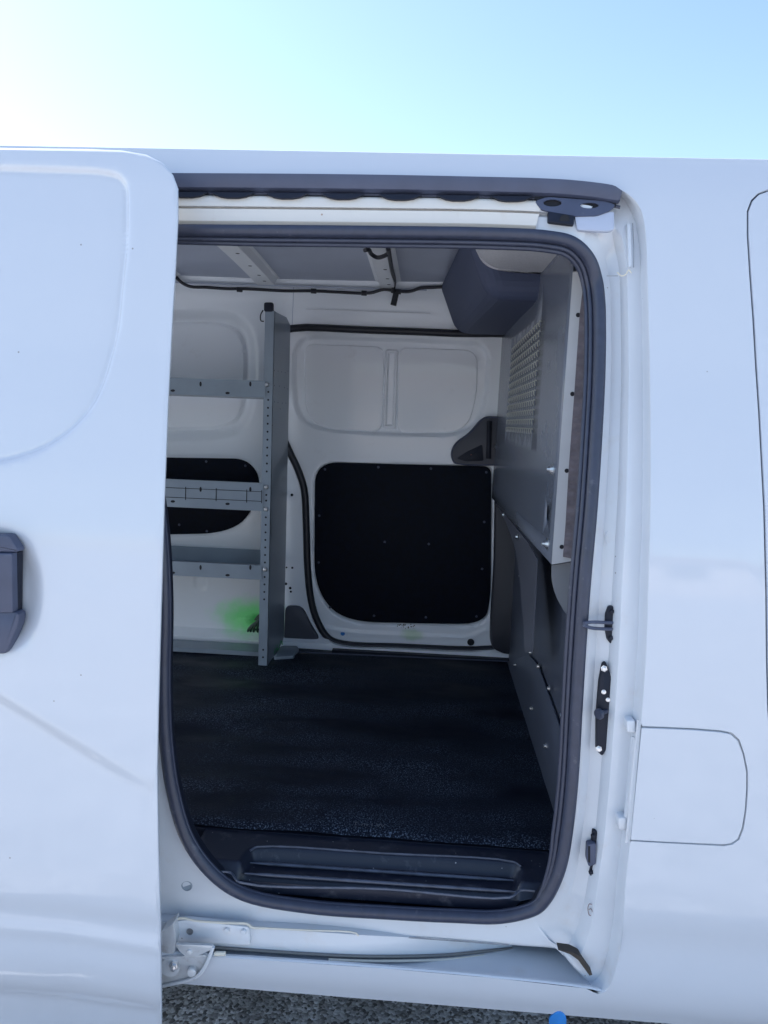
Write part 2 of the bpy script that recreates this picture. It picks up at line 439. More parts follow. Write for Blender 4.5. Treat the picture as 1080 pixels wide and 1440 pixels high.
# cream upper header lip laid along the top of the frame
T0=[i for i in range(0,6*6+1)]
hd=MB()
def toprow(y0f,off,i0=0,i1=23):   # fraction along top stations
    out=[]
    A=crom([Vector((*s[0],0)) for s in ST],6); B=crom([Vector((*s[1],0)) for s in ST],6)
    for i in range(i0,i1):
        f=y0f; p=A[i].lerp(B[i],f); out.append(S(p.x,p.y,off))
    return out
rows=[toprow(.35,.030),toprow(.36,.004),toprow(.40,.002),toprow(.54,.003),toprow(.555,.014),toprow(.575,.014),toprow(.59,.004),toprow(.80,.006),toprow(.87,.012)]
for i in range(len(rows)-1): hd.strip(rows[i],rows[i+1])
hd.build('roof_header', JCREAM, van, 40)

# --- outer skin
skin_loop_px=[]
A=crom([Vector((*s[0],0)) for s in ST],6)
fuel_px=[(903,1021),(930,1022),(975,1024),(1013,1027),(1029,1030),(1040,1040),(1047,1060),(1052,1085),(1052,1110),(1050,1140),(1046,1165),(1040,1181),(1030,1188),(1018,1190),(960,1187),(920,1185),(887,1183)]
for i,p in enumerate(A):
    si=i//6
    if si>=21: break
    if 1021<p.y<1184 and p.x>800: continue
    if skin_loop_px and skin_loop_px[-1][1]<=1021 and p.y>=1184 and p.x>800: skin_loop_px+=fuel_px
    skin_loop_px.append((p.x,p.y))
skin_loop_px+=[(842,1398),(834,1395),(824,1390),(700,1376),(540,1362),(380,1351),(222,1341),(60,1330),(-60,1200),(-80,800),(-60,500),(-20,300),(20,255)]
hole=[(p.x,p.z) for p in (S(*q) for q in skin_loop_px)]
gap_px=[(1150,262),(1080,266),(1066,271),(1056,281),(1050,297),(1050,330),(1053,380),(1058,450),(1062,520),(1066,580),(1073,713),(1076,830),(1077,930),(1079,1000),(1084,1060),(1094,1120),(1110,1180),(1125,1240),(1130,1330),(1128,1400)]
gap=[(p.x,p.z) for p in (S(*q) for q in gap_px)]
ZB=S(560,1423).z
gx=gap[-1][0]
gapb=[(q[0],q[1]) for q in gap]+[(gx,.36)]
doorF=gapb+[(1.50,.36),(1.56,.6),(1.56,1.16),(1.30,1.45),(1.08,1.78),(.85,1.80)]
def arch(cx,r,n=18): return [(cx+r*math.cos(math.pi*i/n), .30+r*math.sin(math.pi*i/n)) for i in range(n+1)]
outline=[(-1.95,ZB),(-1.95,1.4),(-1.90,1.80),(-1.80,1.862),(1.02,1.862),(1.12,1.80),(1.72,1.16),(2.25,.98),(2.42,.75),(2.42,ZB)]
ar=[(1.95+.345*math.cos(a),.29+.345*math.sin(a)) for a in np.linspace(0,math.pi,22)]; ar=[p for p in ar if p[1]>ZB]
al=[(-1.28+.345*math.cos(a),.29+.345*math.sin(a)) for a in np.linspace(0,math.pi,22)]; al=[p for p in al if p[1]>ZB]
outline=outline+ar+al
def fskin(P):
    return [Vector((x,y,z)) for x,y,z in zip(P[:,0],profa(P[:,1])+ .05*np.clip((P[:,0]-1.6)/.8,0,1)**2, P[:,1])]
v,f=sheet(outline,[hole,doorF],.06,fskin,fine=([(-.6,.3),(.8,.3),(.8,1.88),(-.6,1.88)],.02))
mb=MB(); mb.add(v,f)
hem(mb, doorF, fskin, [(-.0008,.0012),(-.0015,.004),(-.0015,.03)])
# back of the shut-line and rims
skin=mb.build('body_side', PAINT, van, 40)
# front door
def inset(L,d): return offs(L,-d)
fd=inset(doorF,.0045)
win=[(.72,1.20),(1.45,1.18),(1.22,1.44),(1.0,1.70),(.74,1.70)]
v,f=sheet(fd,[win],.05,fskin,fine=([(.4,.3),(.75,.3),(.75,1.88),(.4,1.88)],.02)); mb=MB(); mb.add(v,f)
hem(mb, fd, fskin, [(.001,.0015),(.001,.004),(-.001,.03)])
fdoor=mb.build('front_door', PAINT, van, 40)
v,f=sheet(offs(win,.01),[],.2,lambda P:[p+Vector((0,.006,0)) for p in fskin(P)]); mb=MB().add(v,f)
mb.build('window_glass', CLEAR, fdoor)
# dark rubber behind the shut line
mb=MB(); gl=[Vector((x,prof(z)+.018,z)) for x,z in gap]; mb.tube(gl,.009,6); mb.build('shut_line_rubber', PLASG, fdoor)
# fuel door
fp=[(q[0],q[1]) for q in [(902.5,1024),(930,1025),(975,1027),(1012,1030),(1027,1033),(1037,1042),(1044,1061),(1049,1085),(1049,1110),(1047,1140),(1043,1164),(1037,1179),(1028,1185.5),(1017,1187),(960,1184.5),(920,1182.5),(887.2,1180.5)]]
fpw=[(p.x,p.z) for p in (S(*q) for q in fp)]
v,f=sheet(fpw,[],.015,lambda P:[p+Vector((0,-.0006,0)) for p in fskin(P)]); mb=MB().add(v,f)
hem(mb,fpw,lambda P:[p+Vector((0,-.0006,0)) for p in fskin(P)],[(.0008,.001),(.001,.003),(0,.0065)])
fuel=mb.build('fuel_door', PAINT, van, 40)
# hollow behind fuel door rim
fh=[(p.x,p.z) for p in (S(*q) for q in fuel_px)]
v,f=sheet(offs(fh,.01),[],.05,lambda P:[p+Vector((0,.007,0)) for p in fskin(P)]); MB().add(v,f).build('fuel_recess', JAMB, van)
mb=MB(); hem(mb,fh,fskin,[(-.0003,.002),(-.0003,.007)]); mb.build('fuel_rim', JAMB, van)
# fuel door hinge pieces on the frame
mb=MB()
for (x,y,s_) in ((889,1022,1),(877,1159,1)):
    a=[(x-8,y-9),(x+5,y-9),(x+6,y+9),(x-7,y+9)]
    mb.prism([S(px,py,.012) for px,py in round_px(a,4,3)],(0,.03,0),.003)
mb.tube(crom([S(892,1036,.020),S(890,1080,.020),S(884,1125,.020),S(880,1152,.018)],4,False),.0045,8)
mb.build('fuel_hinge', JAMB, van, 40)
mb=MB(); mb.tube([S(897,1040,.012),S(893,1090,.016),S(888,1130,.018),S(885,1158,.018)],.0018,6); mb.build('hinge_gap', DARK, van)

# roof: ribbon from near side edge over to far side
RC=[(prof(1.862),1.862),(prof(1.862)+.002,1.8632),(prof(1.862)+.05,1.8665),(.3,1.872),(.5,1.888),(.845,1.900)]
RC=RC+[(W-y,z) for y,z in reversed(RC[:-1])]
mb=MB(); xs=[-1.80,-1.2,-.6,-.2,.2,.6,1.02]
grid=[[Vector((x,y,z)) for y,z in RC] for x in xs]
for a,b in zip(grid,grid[1:]): mb.strip(a,b)
for xx in (-1.80,1.02):
    mb.add([(xx,y,z) for y,z in RC]+[(xx,W-.14,1.78),(xx,.14,1.78)],[tuple(range(len(RC)+2))])
rf=mb.build('roof', PAINT, van, 40)
# tail, nose, bonnet, windscreen, far side
def ribbon(pts, name, m, dome=.03, ny=12):
    mb=MB(); G=[]
    for (x,z) in pts:
        y0=prof(min(z,1.862))+ .05*min(max((x-1.6)/.8,0),1)**2
        G.append([Vector((x+ (dome if x>1.5 else -dome if x<-1.5 else 0)*(1-(2*t/ny-1)**2), y0+(W-2*y0)*t/ny, z+(.02 if z>.9 and x>1.0 else 0)*(1-(2*t/ny-1)**2))) for t in range(ny+1)])
    for a,b in zip(G,G[1:]): mb.strip(a,b)
    return mb.build(name,m,van,40)
ribbon([(-1.95,ZB),(-1.95,.56)],'sill',PAINT)
for yy in (.06,W-.06):
    o=MB().prism([(-1.97,yy-.02,.56),(-2.62,yy-.02,.56),(-2.64,yy-.02,1.1),(-2.58,yy-.02,1.76),(-1.97,yy-.02,1.78)],(0,.04,0),.006).build('rear_door',PAINT,van)
ribbon([(1.12,1.80),(1.72,1.16)],'windscreen',CLEAR)
ribbon([(-1.90,1.80),(-1.80,1.862)],'tail_header',PAINT)
ribbon([(1.02,1.862),(1.12,1.80)],'roof_edge',PAINT)
ribbon([(1.72,1.16),(2.0,1.08),(2.25,.98)],'bonnet',PAINT)
ribbon([(2.25,.98),(2.42,.75),(2.42,ZB)],'bumper',PAINT)
# far outer side: lower part and cargo part; the far cab window stays a pane
def ffar(P):
    return [Vector((x,W-y,z)) for x,y,z in zip(P[:,0],profa(P[:,1])+ .05*np.clip((P[:,0]-1.6)/.8,0,1)**2, P[:,1])]
v,f=sheet(outline,[win],.08,ffar); MB().add(v,f).build('body_side', PAINT, van, 40)
mb=MB(); mb.box((-1.95,.1,.30),(2.3,W-.1,.34)); mb.build('underbody', DARK, van)
# wheels
def wheel(cx,cy,s_):
    mb=MB().lathe((cx,cy,.315),(0,1,0),[(-.09,.20),(-.095,.27),(-.08,.31),(.08,.31),(.095,.27),(.09,.20)],32)
    w_=mb.build('wheel',TYRE,van)
    mb=MB().lathe((cx,cy,.315),(0,s_,0),[(.05,.02),(.085,.03),(.06,.12),(.085,.18),(.092,.195),(.06,.2)],32)
    mb.build('rim',PLATE,w_)
for cx in (-1.28,1.95): wheel(cx,.14,-1); wheel(cx,W-.14,1)

# --- rubber seal round the cargo opening
seal_px=[s[1] for s in ST]
keep=[i for i in range(len(ST)) if i not in (22,23,24)]
SO={'t':.006,'r':.038,'b':.038,'m':.022}
sp=crom([S(*ST[i][1],SO[ST[i][2]]) for i in keep],6); spc=sp
P1=[(1.0,-.2),(.95,.45),(.55,.9),(0,1.05),(-.6,.95),(-.9,.6),(-.9,-.5),(-.5,-.75),(.1,-.8),(.7,-.7)]
# find the inward direction and lay a second lip inside the tube
def inward(L,d,w=None):
    N=len(L); out=[]
    for i in range(N):
        t=(L[(i+1)%N]-L[i-1]).normalized(); k=Vector((0,1,0)).cross(t); out.append((L[i],k.normalized()))
    c=sum(L,Vector())/N
    s_=1 if sum((k.dot(c-p)) for p,k in out)>0 else -1
    return [p+k*s_*d*(w[i] if w else 1) for i,(p,k) in enumerate(out)]
nS=len(sp)
def sidew(i):
    k=keep[(i//6)%len(keep)]
    return 1.0 if k<=18 else .55
SW=[sum(sidew((i+j)%nS) for j in range(-9,10))/19 for i in range(nS)]
sp=inward(sp,-.0035)
se=MB().tube(sp,.0112,closed=True,prof=P1).build('door_seal', SEAL, van, 60)
l2=[p+Vector((0,.004*q,0)) for p,q in zip(inward(sp,.0150,SW),SW)]
MB().tube(l2,.0040,8,closed=True).build('seal_lip', SEAL, se, 60)
l3=[p+Vector((0,.020*(q-.45),0)) for p,q in zip(inward(sp,.0205,[q**1.4 for q in SW]),SW)]
MB().tube(l3,.0045,8,closed=True).build('seal_bead', SEAL, se, 60)

# --- dark trim strip and clips under the roof edge
top_a=[(60,257),(250,258),(500,260),(700,264),(755,265.5),(800,268),(845,273),(872,278)]
st=crom([S(x,y,.004) for x,y in top_a],5,False)
prf=[(1,-.9),(1,.2),(.7,.9),(0,1.15),(-1,1.15),(-1,-1.1),(.3,-1.1)]
mb=MB(); mb.tube(st,lambda t:.0125*(1 if t<.93 else 1-.35*(t-.93)/.07),prof=[(b*1.0,a*1.05) for a,b in prf]); mb.build('channel_trim', PLASG, van, 40)
mb=MB(); lp=crom([S(x,y+13.5,.010) for x,y in top_a],5,False); mb.tube(lp,.0028,6); mb.build('trim_lip', SEAL, van)
for cx in (262,327,403,482,563,645,720):
    y=273+ (cx-250)*.012
    pts=[(cx-30,y-3),(cx+30,y-3),(cx+18,y+3),(cx+8,y+4.6),(cx-8,y+4.6),(cx-18,y+3)]
    MB().prism([S(a,b,-.004) for a,b in pts],(0,.010,0),.001).build('trim_clip', PLAS, van)
# upper track end bracket with two holes
hb=[(752,283),(770,277),(850,283),(866,288),(858,296),(840,303),(805,304),(780,299),(762,295)]
hbw=[(p.x,p.z) for p in (S(x,y,.001) for x,y in round_px(hb,5,3))]
def ring_h(cx,cy,rx,ry,off,n=14): return [(p.x,p.z) for p in (S(cx+rx*math.cos(2*math.pi*i/n),cy+ry*math.sin(2*math.pi*i/n),off) for i in range(n))]
hs=[ring_h(777,285.5,13,5,.001),ring_h(829,289,13,4,.001)]
fb=lambda P:[Vector((x,prof(z)+.001,z)) for x,z in P]
v,f=sheet(hbw,hs,.01,fb); mb=MB().add(v,f); hem(mb,hbw,fb,[(.001,.002),(0,.01)])
for h in hs: hem(mb,h,fb,[(0,.006)])
mb.build('track_end_bracket', PLASG, van)
MB().prism([S(x,y,.005) for x,y in [(752,276),(868,280),(866,290),(850,298),(800,300),(756,294)]],(0,.004,0)).build('track_end_cavity', DARK, van)
mb=MB(); mb.prism([S(x,y,.003) for x,y in round_px([(808,304),(864,297),(864,323),(856,326),(812,324)],3,2)],(0,.01,0),.002); mb.build('track_end_plate', DULLIN, van)
mb=MB(); mb.prism([S(x,y,-.001) for x,y in round_px([(771,297),(808,303),(807,317),(771,312)],2,2)],(0,.012,0),.0015); mb.build('latch_bracket', PLAS, van)
MB().lathe(S(794,309,-.0018),(0,1,0),[(0,.0085),(.001,.0085)],14).build('bracket_hole', DARK, van)

# --- sill: step ledge, rail, brackets
def row(pts,off,sub=5): return crom([S(x,y,off) for x,y in pts],sub,False)
lg=[(20,1326),(222,1341),(380,1351),(540,1362),(700,1376),(824,1390),(856,1397)]
mb=MB(); a=row(lg,0.0); rws=[a]
for d,zz in ((.003,.002),(.009,.001),(.018,-.012),(.09,-.015),(.13,-.016),(.135,.05)): rws.append([p+Vector((0,d,zz)) for p in a])
for p_,q_ in zip(rws,rws[1:]): mb.strip(p_,q_)
e=[r[-1] for r in rws]; mb.strip(e,[p+Vector((0.02,0,.10)) for p in e])
mb.build('sill_step', JAMB, van, 40)
MB().prism([S(x,y,.014) for x,y in [(785,1336),(803,1338.5),(816,1345),(833,1371),(829,1372),(813,1350),(801,1341.5)]],(0,.02,0)).build('sill_recess_shade', mat('stained_recess_shade',(.05,.04,.033),.8), van)  # dark brown prism paints in the shade and stain of the sill recess
# lower roller rail: straight then curving inwards
rl=[(150,1290,.030,1318),(245,1297,.030,1327),(350,1305,.030,1335),(450,1311,.030,1341.5),(510,1315,.034,1344),(570,1318,.045,1344),(630,1321,.066,1342),(680,1324,.088,1337),(720,1327,.11,1333)]
A1=crom([S(a,b,o) for a,b,o,c in rl],5,False); B1=crom([S(a,c,o-.004) for a,b,o,c in rl],5,False)
mb=MB(); A2=[p+Vector((0,.02,.001)) for p in A1]; B2=[p+Vector((0,.006,-.001)) for p in B1]; B3=[p+Vector((0,.008,.012)) for p in B1]
mb.strip(A2,A1).strip(A1,B1).strip(B1,B2).strip(B2,B3); mb.build('roller_rail', JAMB, van, 50)
mb=MB(); C1=[p+Vector((0,-.003,.001)) for p in B1[6:]]; mb.tube(C1,.0026,6); mb.build('rail_gap_shade_tube', mat('rail_gap_shade',(.17,.165,.16),.5), van)  # grey tube, its colour stands in for the shaded gap beneath the rail
C2=[p+Vector((0,-.008,-.004)) for p in B1[16:]]; MB().tube(C2,.0022,6).build('rail_lower_edge', SEALANT, van)
C3=[p+Vector((0,.0,-.013)) for p in B1[14:]]; MB().tube(C3,.0014,6).build('rail_lower_slot', RAIL, van)
# rail end cap: raised plate with bolts and sealant bead
mb=MB(); mb.prism([S(x,y,.020) for x,y in round_px([(248,1296),(262,1294),(350,1304),(352,1330),(246,1324),(241,1318)],4,3)],(0,.012,0),.002); rp=mb.build('rail_end_plate', JAMB, van)
for (x,y) in ((319,1307),(343,1309)):
    MB().lathe(S(x,y,.020),(0,-1,0),[(0,.0052),(.003,.0052),(.005,.004),(.0055,.0005)],12).build('bolt', JAMB, rp)
MB().lathe(S(267,1310,.0195),(0,-1,0),[(0,.0062),(.0012,.0062),(.0012,.0045),(-.003,.0045)],14).build('slot_hole', RAIL, rp)
mb=MB(); mb.tube(crom([S(x,y,.022) for x,y in ((236,1305),(246,1294),(256,1291),(275,1295),(300,1297),(330,1298),(347,1299),(355,1304),(372,1305))],5,False),.0022,6); mb.build('sealant_bead', SEALANT, rp)
mb=MB(); mb.tube(crom([S(x,y,.022) for x,y in ((372,1305),(430,1308),(500,1312),(504,1316))],5,False),.0016,6); mb.build('sealant_bead', SEALANT, rp)
mb=MB(); mb.tube([S(506,1314,.047),S(560,1317.5,.047),S(640,1323,.048),S(715,1329,.05)],.0012,6); mb.build('rail_shadow_slot', RAIL, van)
# roller arm
mb=MB(); mb.prism([S(x,y,-.012) for x,y in round_px([(246,1328),(300,1330),(297,1336),(277,1345),(262,1346),(252,1338)],3,3)],(0,.006,0),.001)
mb.prism([S(x,y,-.006) for x,y in round_px([(200,1352),(238,1346),(290,1343),(292,1350),(280,1372),(262,1380),(200,1392)],5,3)],(0,.008,0),.0015)
arm=mb.build('roller_arm', PLATE, van, 40)
mb=MB(); mb.tube(crom([S(x,y,-.010) for x,y in ((300,1331),(293,1350),(284,1366),(272,1376),(240,1384),(200,1392))],4,False),.0035,6); mb.build('arm_edge', JAMB, arm)
for (x,y,r,m_) in ((267,1337,.0055,PLATE),(270,1366,.0085,PLATE)):
    MB().lathe(S(x,y,-.009),(0,-1,0),[(-.004,r),(.004,r),(.0055,r*.8),(.006,r*.3)],14).build('pivot_bolt', m_, arm)
MB().lathe(S(244,1360,-.014),(0,-1,0),[(-.01,.0085),(.0,.0085),(.0,.0065),(.005,.0062),(.006,.002)],6).build('hex_bolt', BOLT, arm)
MB().lathe(S(239,1360,-.008),(0,-1,0),[(0,.0185),(.002,.0182),(.003,.017)],20).build('pivot_disc', PLATE, arm)
mb=MB(); mb.prism([S(x,y,.0) for x,y in ((226,1312),(244,1298),(248,1322),(244,1345),(228,1350))],(0,.03,0),.002); mb.build('roller_housing', PLATE, arm)
mb=MB(); mb.tube([S(302,1341,-.002),S(317,1341,-.002)],.004,6); mb.build('roller_pin', SEALANT, arm)

# --- hardware on the front door post
def bolt(p, ax, r, m_, par, name='bolt', n=6):
    return MB().lathe(p,ax,[(0,r*1.35),(r*.25,r*1.35),(r*.25,r),(r*.95,r),(r*1.1,r*.75),(r*1.12,.0002)],n).build(name,m_,par,25)
hw=MB(); hw.prism([S(x,y,.044) for x,y in round_px([(856,853),(862,852),(867,862),(868,880),(866,892),(859,906),(854,900),(851,884),(852,864)],2,2)],(0,.008,0),.0015)
gp=hw.build('door_guide', PLAS, van)
q0=S(852,880,.044)
mb=MB()
for dz in (-.0055,.0055):
    mb.tube(crom([S(862,880,.046)+Vector((0,0,dz)),S(851,880,.034)+Vector((0,0,dz)),S(832,879,.020)+Vector((0,0,dz*.9)),S(821,878,.012)+Vector((0,0,dz*.3))],5,False),.0030,8)
mb.build('guide_fork', PLASG, gp)
bolt(S(860,860,.043),(0,-1,0),.0035,PLAS,gp); bolt(S(859,897,.043),(0,-1,0),.0035,PLAS,gp)
mb=MB(); mb.prism([S(x,y,.040) for x,y in round_px([(848,934),(853,932),(863,962),(862,1010),(859,1045),(847,1064),(839,1056),(839,1010),(843,960)],3,2)],(0,.012,0),.002)
ls=mb.build('striker_plate', PLAS, van)
bolt(S(849.5,940,.039),(-.2,-1,0),.0042,BOLT,ls); bolt(S(842,1053,.039),(-.2,-1,0),.0042,BOLT,ls)
bolt(S(849,973,.039),(-.2,-1,0),.003,BOLT,ls,n=12); bolt(S(855,984,.039),(-.2,-1,0),.0028,BOLT,ls,n=12)
MB().lathe(S(853,1000,.040),(-1,-.75,-.1),[(0,.004),(.014,.004),(.016,.0090),(.020,.0095),(.022,.0085),(.0215,.002)],18).build('striker_pin', SEAL, ls, 35)
mb=MB(); mb.prism([S(x,y,.043) for x,y in round_px([(834,1168),(840,1169),(841,1185),(840,1220),(838,1233),(833,1235),(829,1230),(832,1215),(832,1185)],2,2)],(0,.01,0),.0015)
ds=mb.build('door_switch', PLAS, van)
MB().prism([S(x,y,.034) for x,y in round_px([(826,1188),(838,1186),(838,1216),(828,1219),(825,1210)],2,2)],(0,.014,0),.0015).build('switch_body', PLASG, ds)
MB().prism([S(x,y,.0335) for x,y in [(827,1190),(830,1190),(830,1214),(827,1212)]],(0,.004,0)).build('switch_slot', DARK, ds)
bolt(S(834,1175,.042),(0,-1,0),.0035,PLAS,ds); bolt(S(831,1226,.042),(0,-1,0),.0035,PLAS,ds)
MB().prism([S(x,y,.020) for x,y in round_px([(882,314),(887,314),(889,374),(884,376)],2,2)],(0,.02,0),.001).build('post_bracket', JAMB, van)
MB().tube([S(889.5,314,.022),S(891,345,.022),S(891,376,.022)],.0009,5).build('bracket_seam', RAIL, van)
MB().tube(crom([S(868,383,.028),S(874,388,.026),S(880,386,.024),S(884,380,.022),S(888,384,.022)],4,False),.0014,5).build('weld_seam', SEALANT, van)
MB().tube([S(853,388,.030),S(869,388,.030)],.0006,5).build('panel_seam', RAIL, van)
# pressed rim and screw cap
mb=MB(); ov=[S(857+6*math.cos(a)*(1),757+11*math.sin(a),.0565) for a in np.linspace(0,2*math.pi,25)[:-1]]; mb.tube(ov,.0011,6,closed=True); mb.build('pressed_ring', JAMB, van)
cp=MB().lathe(S(263,1245,.050),(0,-1,0),[(0,.0105),(.0015,.0105),(.0025,.009),(.001,.0075),(.001,.001)],20).build('plug_cap', STEEL, van)
def text(s_, p, size, m_, par, name, rot, ext=.0004):
    c=bpy.data.curves.new(name,'FONT'); c.body=s_; c.size=size; c.extrude=ext; c.align_x='CENTER'; c.align_y='CENTER'; c.resolution_u=3
    o=bpy.data.objects.new(name,c); COL.objects.link(o); dg=bpy.context.evaluated_depsgraph_get(); me=bpy.data.meshes.new_from_object(o.evaluated_get(dg))
    bpy.data.objects.remove(o); me.materials.clear(); me.materials.append(m_)
    o=bpy.data.objects.new(name,me); COL.objects.link(o); o.location=p; o.rotation_euler=rot; o.parent=par; return o
# thin ring figure pressed in the lower post
sx=[(832,1272),(829,1271),(827,1275),(827,1281),(829,1287),(832,1287),(833,1282),(831,1278),(828,1279)]
MB().tube(crom([S(x,y,.030) for x,y in sx],4,False),.0008,5).build('stamped_figure', INK, van)

# --- open sliding door (stands proud of the body, slid to the rear)
DO=-.075
ed=[(30,209),(120,210),(170,212),(205,218),(228,230),(242,246),(249,265),(249,308),(246,370),(241,452),(235,569),(230,700),(227,800),(224,905),(221.5,1000),(220,1080),(220.5,1214),(223,1300),(224,1342),(224.5,1400),(225,1470),(224,1530)]
edw=[(p.x,p.z) for p in (S(x,y,DO) for x,y in ed)]
zt=edw[0][1]; dl=[(-1.25,edw[-1][1]),(-1.27,1.0),(-1.22,1.6),(-1.15,zt-.02),(-1.05,zt)]
sdl=edw+dl
def wl_(L,off=DO): return np.array([(p.x,p.z) for p in (S(x,y,off) for x,y in L)])
rec=wl_(round_px([(-260,228,40),(130,240,10),(178,248,30),(177,340),(164,470,30),(135,570,60),(70,628,60),(0,650,30),(-100,655,40),(-260,640,60)],20,6))
cup=wl_(round_px([(-90,735),(30,738,60),(66,800,50),(64,880,60),(30,925,60),(-90,930)],50,6))
crease=wl_([(-300,830),(-100,925),(0,975),(90,1030),(160,1070),(215,1098)])
band=wl_([(-300,1290),(0,1312),(120,1322),(222,1334)])
hmask=None
def fdoor_(P):
    y=profa(P[:,1])+DO
    d=sdf(P,rec); y=y+.0085*(1-sstep(d,-.006,.003))
    y=y+.0045*np.exp(-(d/.0042)**2); d=sdf(P,cup); y=y+.020*(1-sstep(d,-.045,0.004))
    d=pdist(P,crease,False); above=(P[:,1]-np.interp(P[:,0],crease[:,0],crease[:,1]))
    fade=np.clip((-P[:,0]-.38)/.22,0.3,1)
    y=y+ .017*fade*(1-sstep(above,-.034,.004)) 
    above=(P[:,1]-np.interp(P[:,0],band[:,0],band[:,1]))
    y=y-.004*np.exp(-(above/.014)**2)
    return [Vector((a,b,c)) for a,b,c in zip(P[:,0],y,P[:,1])]
v,f=sheet(sdl,[],.03,fdoor_,extra=[q for q in edgepts([rec],(-.010,-.007,-.0045,-.002,0,.002,.0045,.008),.005) if q[0]>-.8],fine=([(-.80,.3),(-.3,.3),(-.3,1.9),(-.80,1.9)],.0075)); mb=MB().add(v,f)
hem(mb,sdl,fdoor_,[(.0006,.0006),(.0012,.0018),(.001,.004),(0,.008)])
v2,f2=sheet(offs(sdl,-.012),[],.15,lambda P:[Vector((x,prof(z)+DO+.035,z)) for x,z in P]); 
sdo=mb.build('sliding_door', PAINT, van, 40)
mb=MB().add(v2,f2); hem(mb,offs(sdl,-.012),lambda P:[Vector((x,prof(z)+DO+.035,z)) for x,z in P],[(0,-.020)]); mb.build('inner_panel', JAMB, sdo)
# door handle
hy=DO-.012
MB().prism([U(x-5,y,hy+.004) for x,y in round_px([(-70,750),(17,752),(31,774),(29,777),(-70,776)],5,2)],(0,.020,0),.003).build('handle_end', PLASG, sdo, 35)
MB().prism([U(x-5,y,hy+.003) for x,y in round_px([(-70,864),(24,860),(32,863),(31,878),(13,920),(-70,922)],5,2)],(0,.021,0),.004).build('handle_end', PLASG, sdo, 35)
MB().prism([U(x-3,y,hy-.001) for x,y in round_px([(-66,778),(20,778),(21,862),(-66,862)],3,2)],(0,.016,0),.003).build('grip', PLASG, sdo)
MB().prism([U(x,y,hy+.014) for x,y in [(-60,776),(26,777),(25,862),(-60,862)]],(0,.014,0),.001).build('grip_shadow_plate', PLAS, sdo)
MB().lathe(U(-7,891,hy+.003),(0,-1,0),[(0,.007),(.0015,.007),(.002,.006),(.002,.001)],16).build('key_cylinder', BOLT, sdo)

# blue tape tab under the sill edge
p=[S(x,y,-.002) for x,y in round_px([(772,1440,3),(772,1432,4),(782,1423,5),(791,1423,5),(797,1431,5),(796,1452,3),(776,1454,3)],4,3)]
tp=MB().prism(p,(0,.004,0),.001).build('paint_tab', BLUE)
tag(tp,'small rounded bright blue tab stuck at the bottom edge of the van sill','tab')

# ================================================================== CARGO INTERIOR
# floor pan under the mat
FX0=-1.75
far_floor_near=UZ(520,1172,ZF).y
mb=MB(); mb.box((FX0,far_floor_near,ZF-.05),(.42,WF+.02,ZF-.012)); mb.build('floor_pan', PLAS, van)
# mat: gently rippled sheet
ml=[(-1.74,WF-.005)]
nx,ny=110,110
x0,x1=-1.70,UZ(712,930,ZF).x+.004; y0,y1=far_floor_near,WF-.035
vs=[];fs=[]
from mathutils import noise
for j in range(ny+1):
    for i in range(nx+1):
        x=x0+(x1-x0)*i/nx; t=j/ny; y=y0+(y1-y0)*t
        z=ZF+.0014*noise.noise(Vector((x*2.2,y*9,0)))+.0045*math.exp(-((t-.02)/.05)**2)*noise.noise(Vector((x*7,3,1)))
        if x<-.2: z+=.006*max(0,min(1,(-.2-x)/.3))*noise.noise(Vector((x*3+y*5,y*9-x*4,4)))
        if j==0: z-=.008; y+=.006*noise.noise(Vector((x*6,0,2)))
        vs.append((x,y,z))
for j in range(ny):
    for i in range(nx):
        a=j*(nx+1)+i; fs.append((a,a+1,a+nx+2,a+nx+1))
fm=link('floor_mat',vs,fs,MAT,None,60); tag(fm,'black felt mat covering the cargo floor of the van','mat')
t0=UZ(519,1161,ZF+.0035); tx=text('T m l W',t0+Vector((0,0,.002)),.019,SCUFF,fm,'faded_lettering',(0,0,math.radians(-1)),.0001)

# step well plate with two raised ridges
def ZS(x,y,z): return UZ(x,y,z)
mb=MB()
ys0=far_floor_near+.004
xa,xb=-.42,.42
yn=U(560,1275,.10).z   # height of step near the seal
zs=yn
# cross-section front-back; well between near lip and back slope
lx=UZ(345,1212,zs).x; rx_=UZ(732,1235,zs).x
prs=[]  # (Y, Z) rows
near_y=.06
Yb0=S(530,1270,.05).y
secs_out=[(Yb0-.02,zs-.015),(Yb0+.012,zs+.004),(Yb0+.035,zs+.012),(ys0-.035,ZF-.022),(ys0-.008,ZF-.006),(ys0+.02,ZF-.006)]
print('ZF',ZF,'zs',zs,'ys0',ys0,'Yb0',Yb0)
# flat top frame with sunk tray
zt_=ZF-.014
tray=[(345,1197),(356,1190),(540,1200),(725,1212),(737,1222),(728,1262),(380,1240),(322,1236)]
trw=[(p.x,p.y) for p in (UZ(x,y,zt_) for x,y in round_px(tray,10,4))]
out=[(-.42,Yb0+.014),(-.36,Yb0+.005),(.20,Yb0+.005),(.26,Yb0+.014),(.40,Yb0+.05),(.40,ys0+.02),(-.42,ys0+.02)]
def fst(P):
    d=sdf(P,trw); z=zt_-.024*(1-sstep(d,-.016,.002))
    # front face rolls down to the seal
    z=z-.030*(1-sstep(P[:,1],Yb0-.002,Yb0+.028))
    # two ribs inside the tray
    for (ya,yb) in ((UZ(345,1213,zt_-.015),UZ(725,1238,zt_-.015)),(UZ(342,1227,zt_-.015),UZ(728,1253,zt_-.015))):
        yl=ya.y+(yb.y-ya.y)*(P[:,0]-ya.x)/(yb.x-ya.x); inx=sstep(P[:,0],ya.x-.002,ya.x+.004)*(1-sstep(P[:,0],yb.x-.004,yb.x+.002))
        pass
    return [Vector((a,b,c)) for a,b,c in zip(P[:,0],P[:,1],z)]
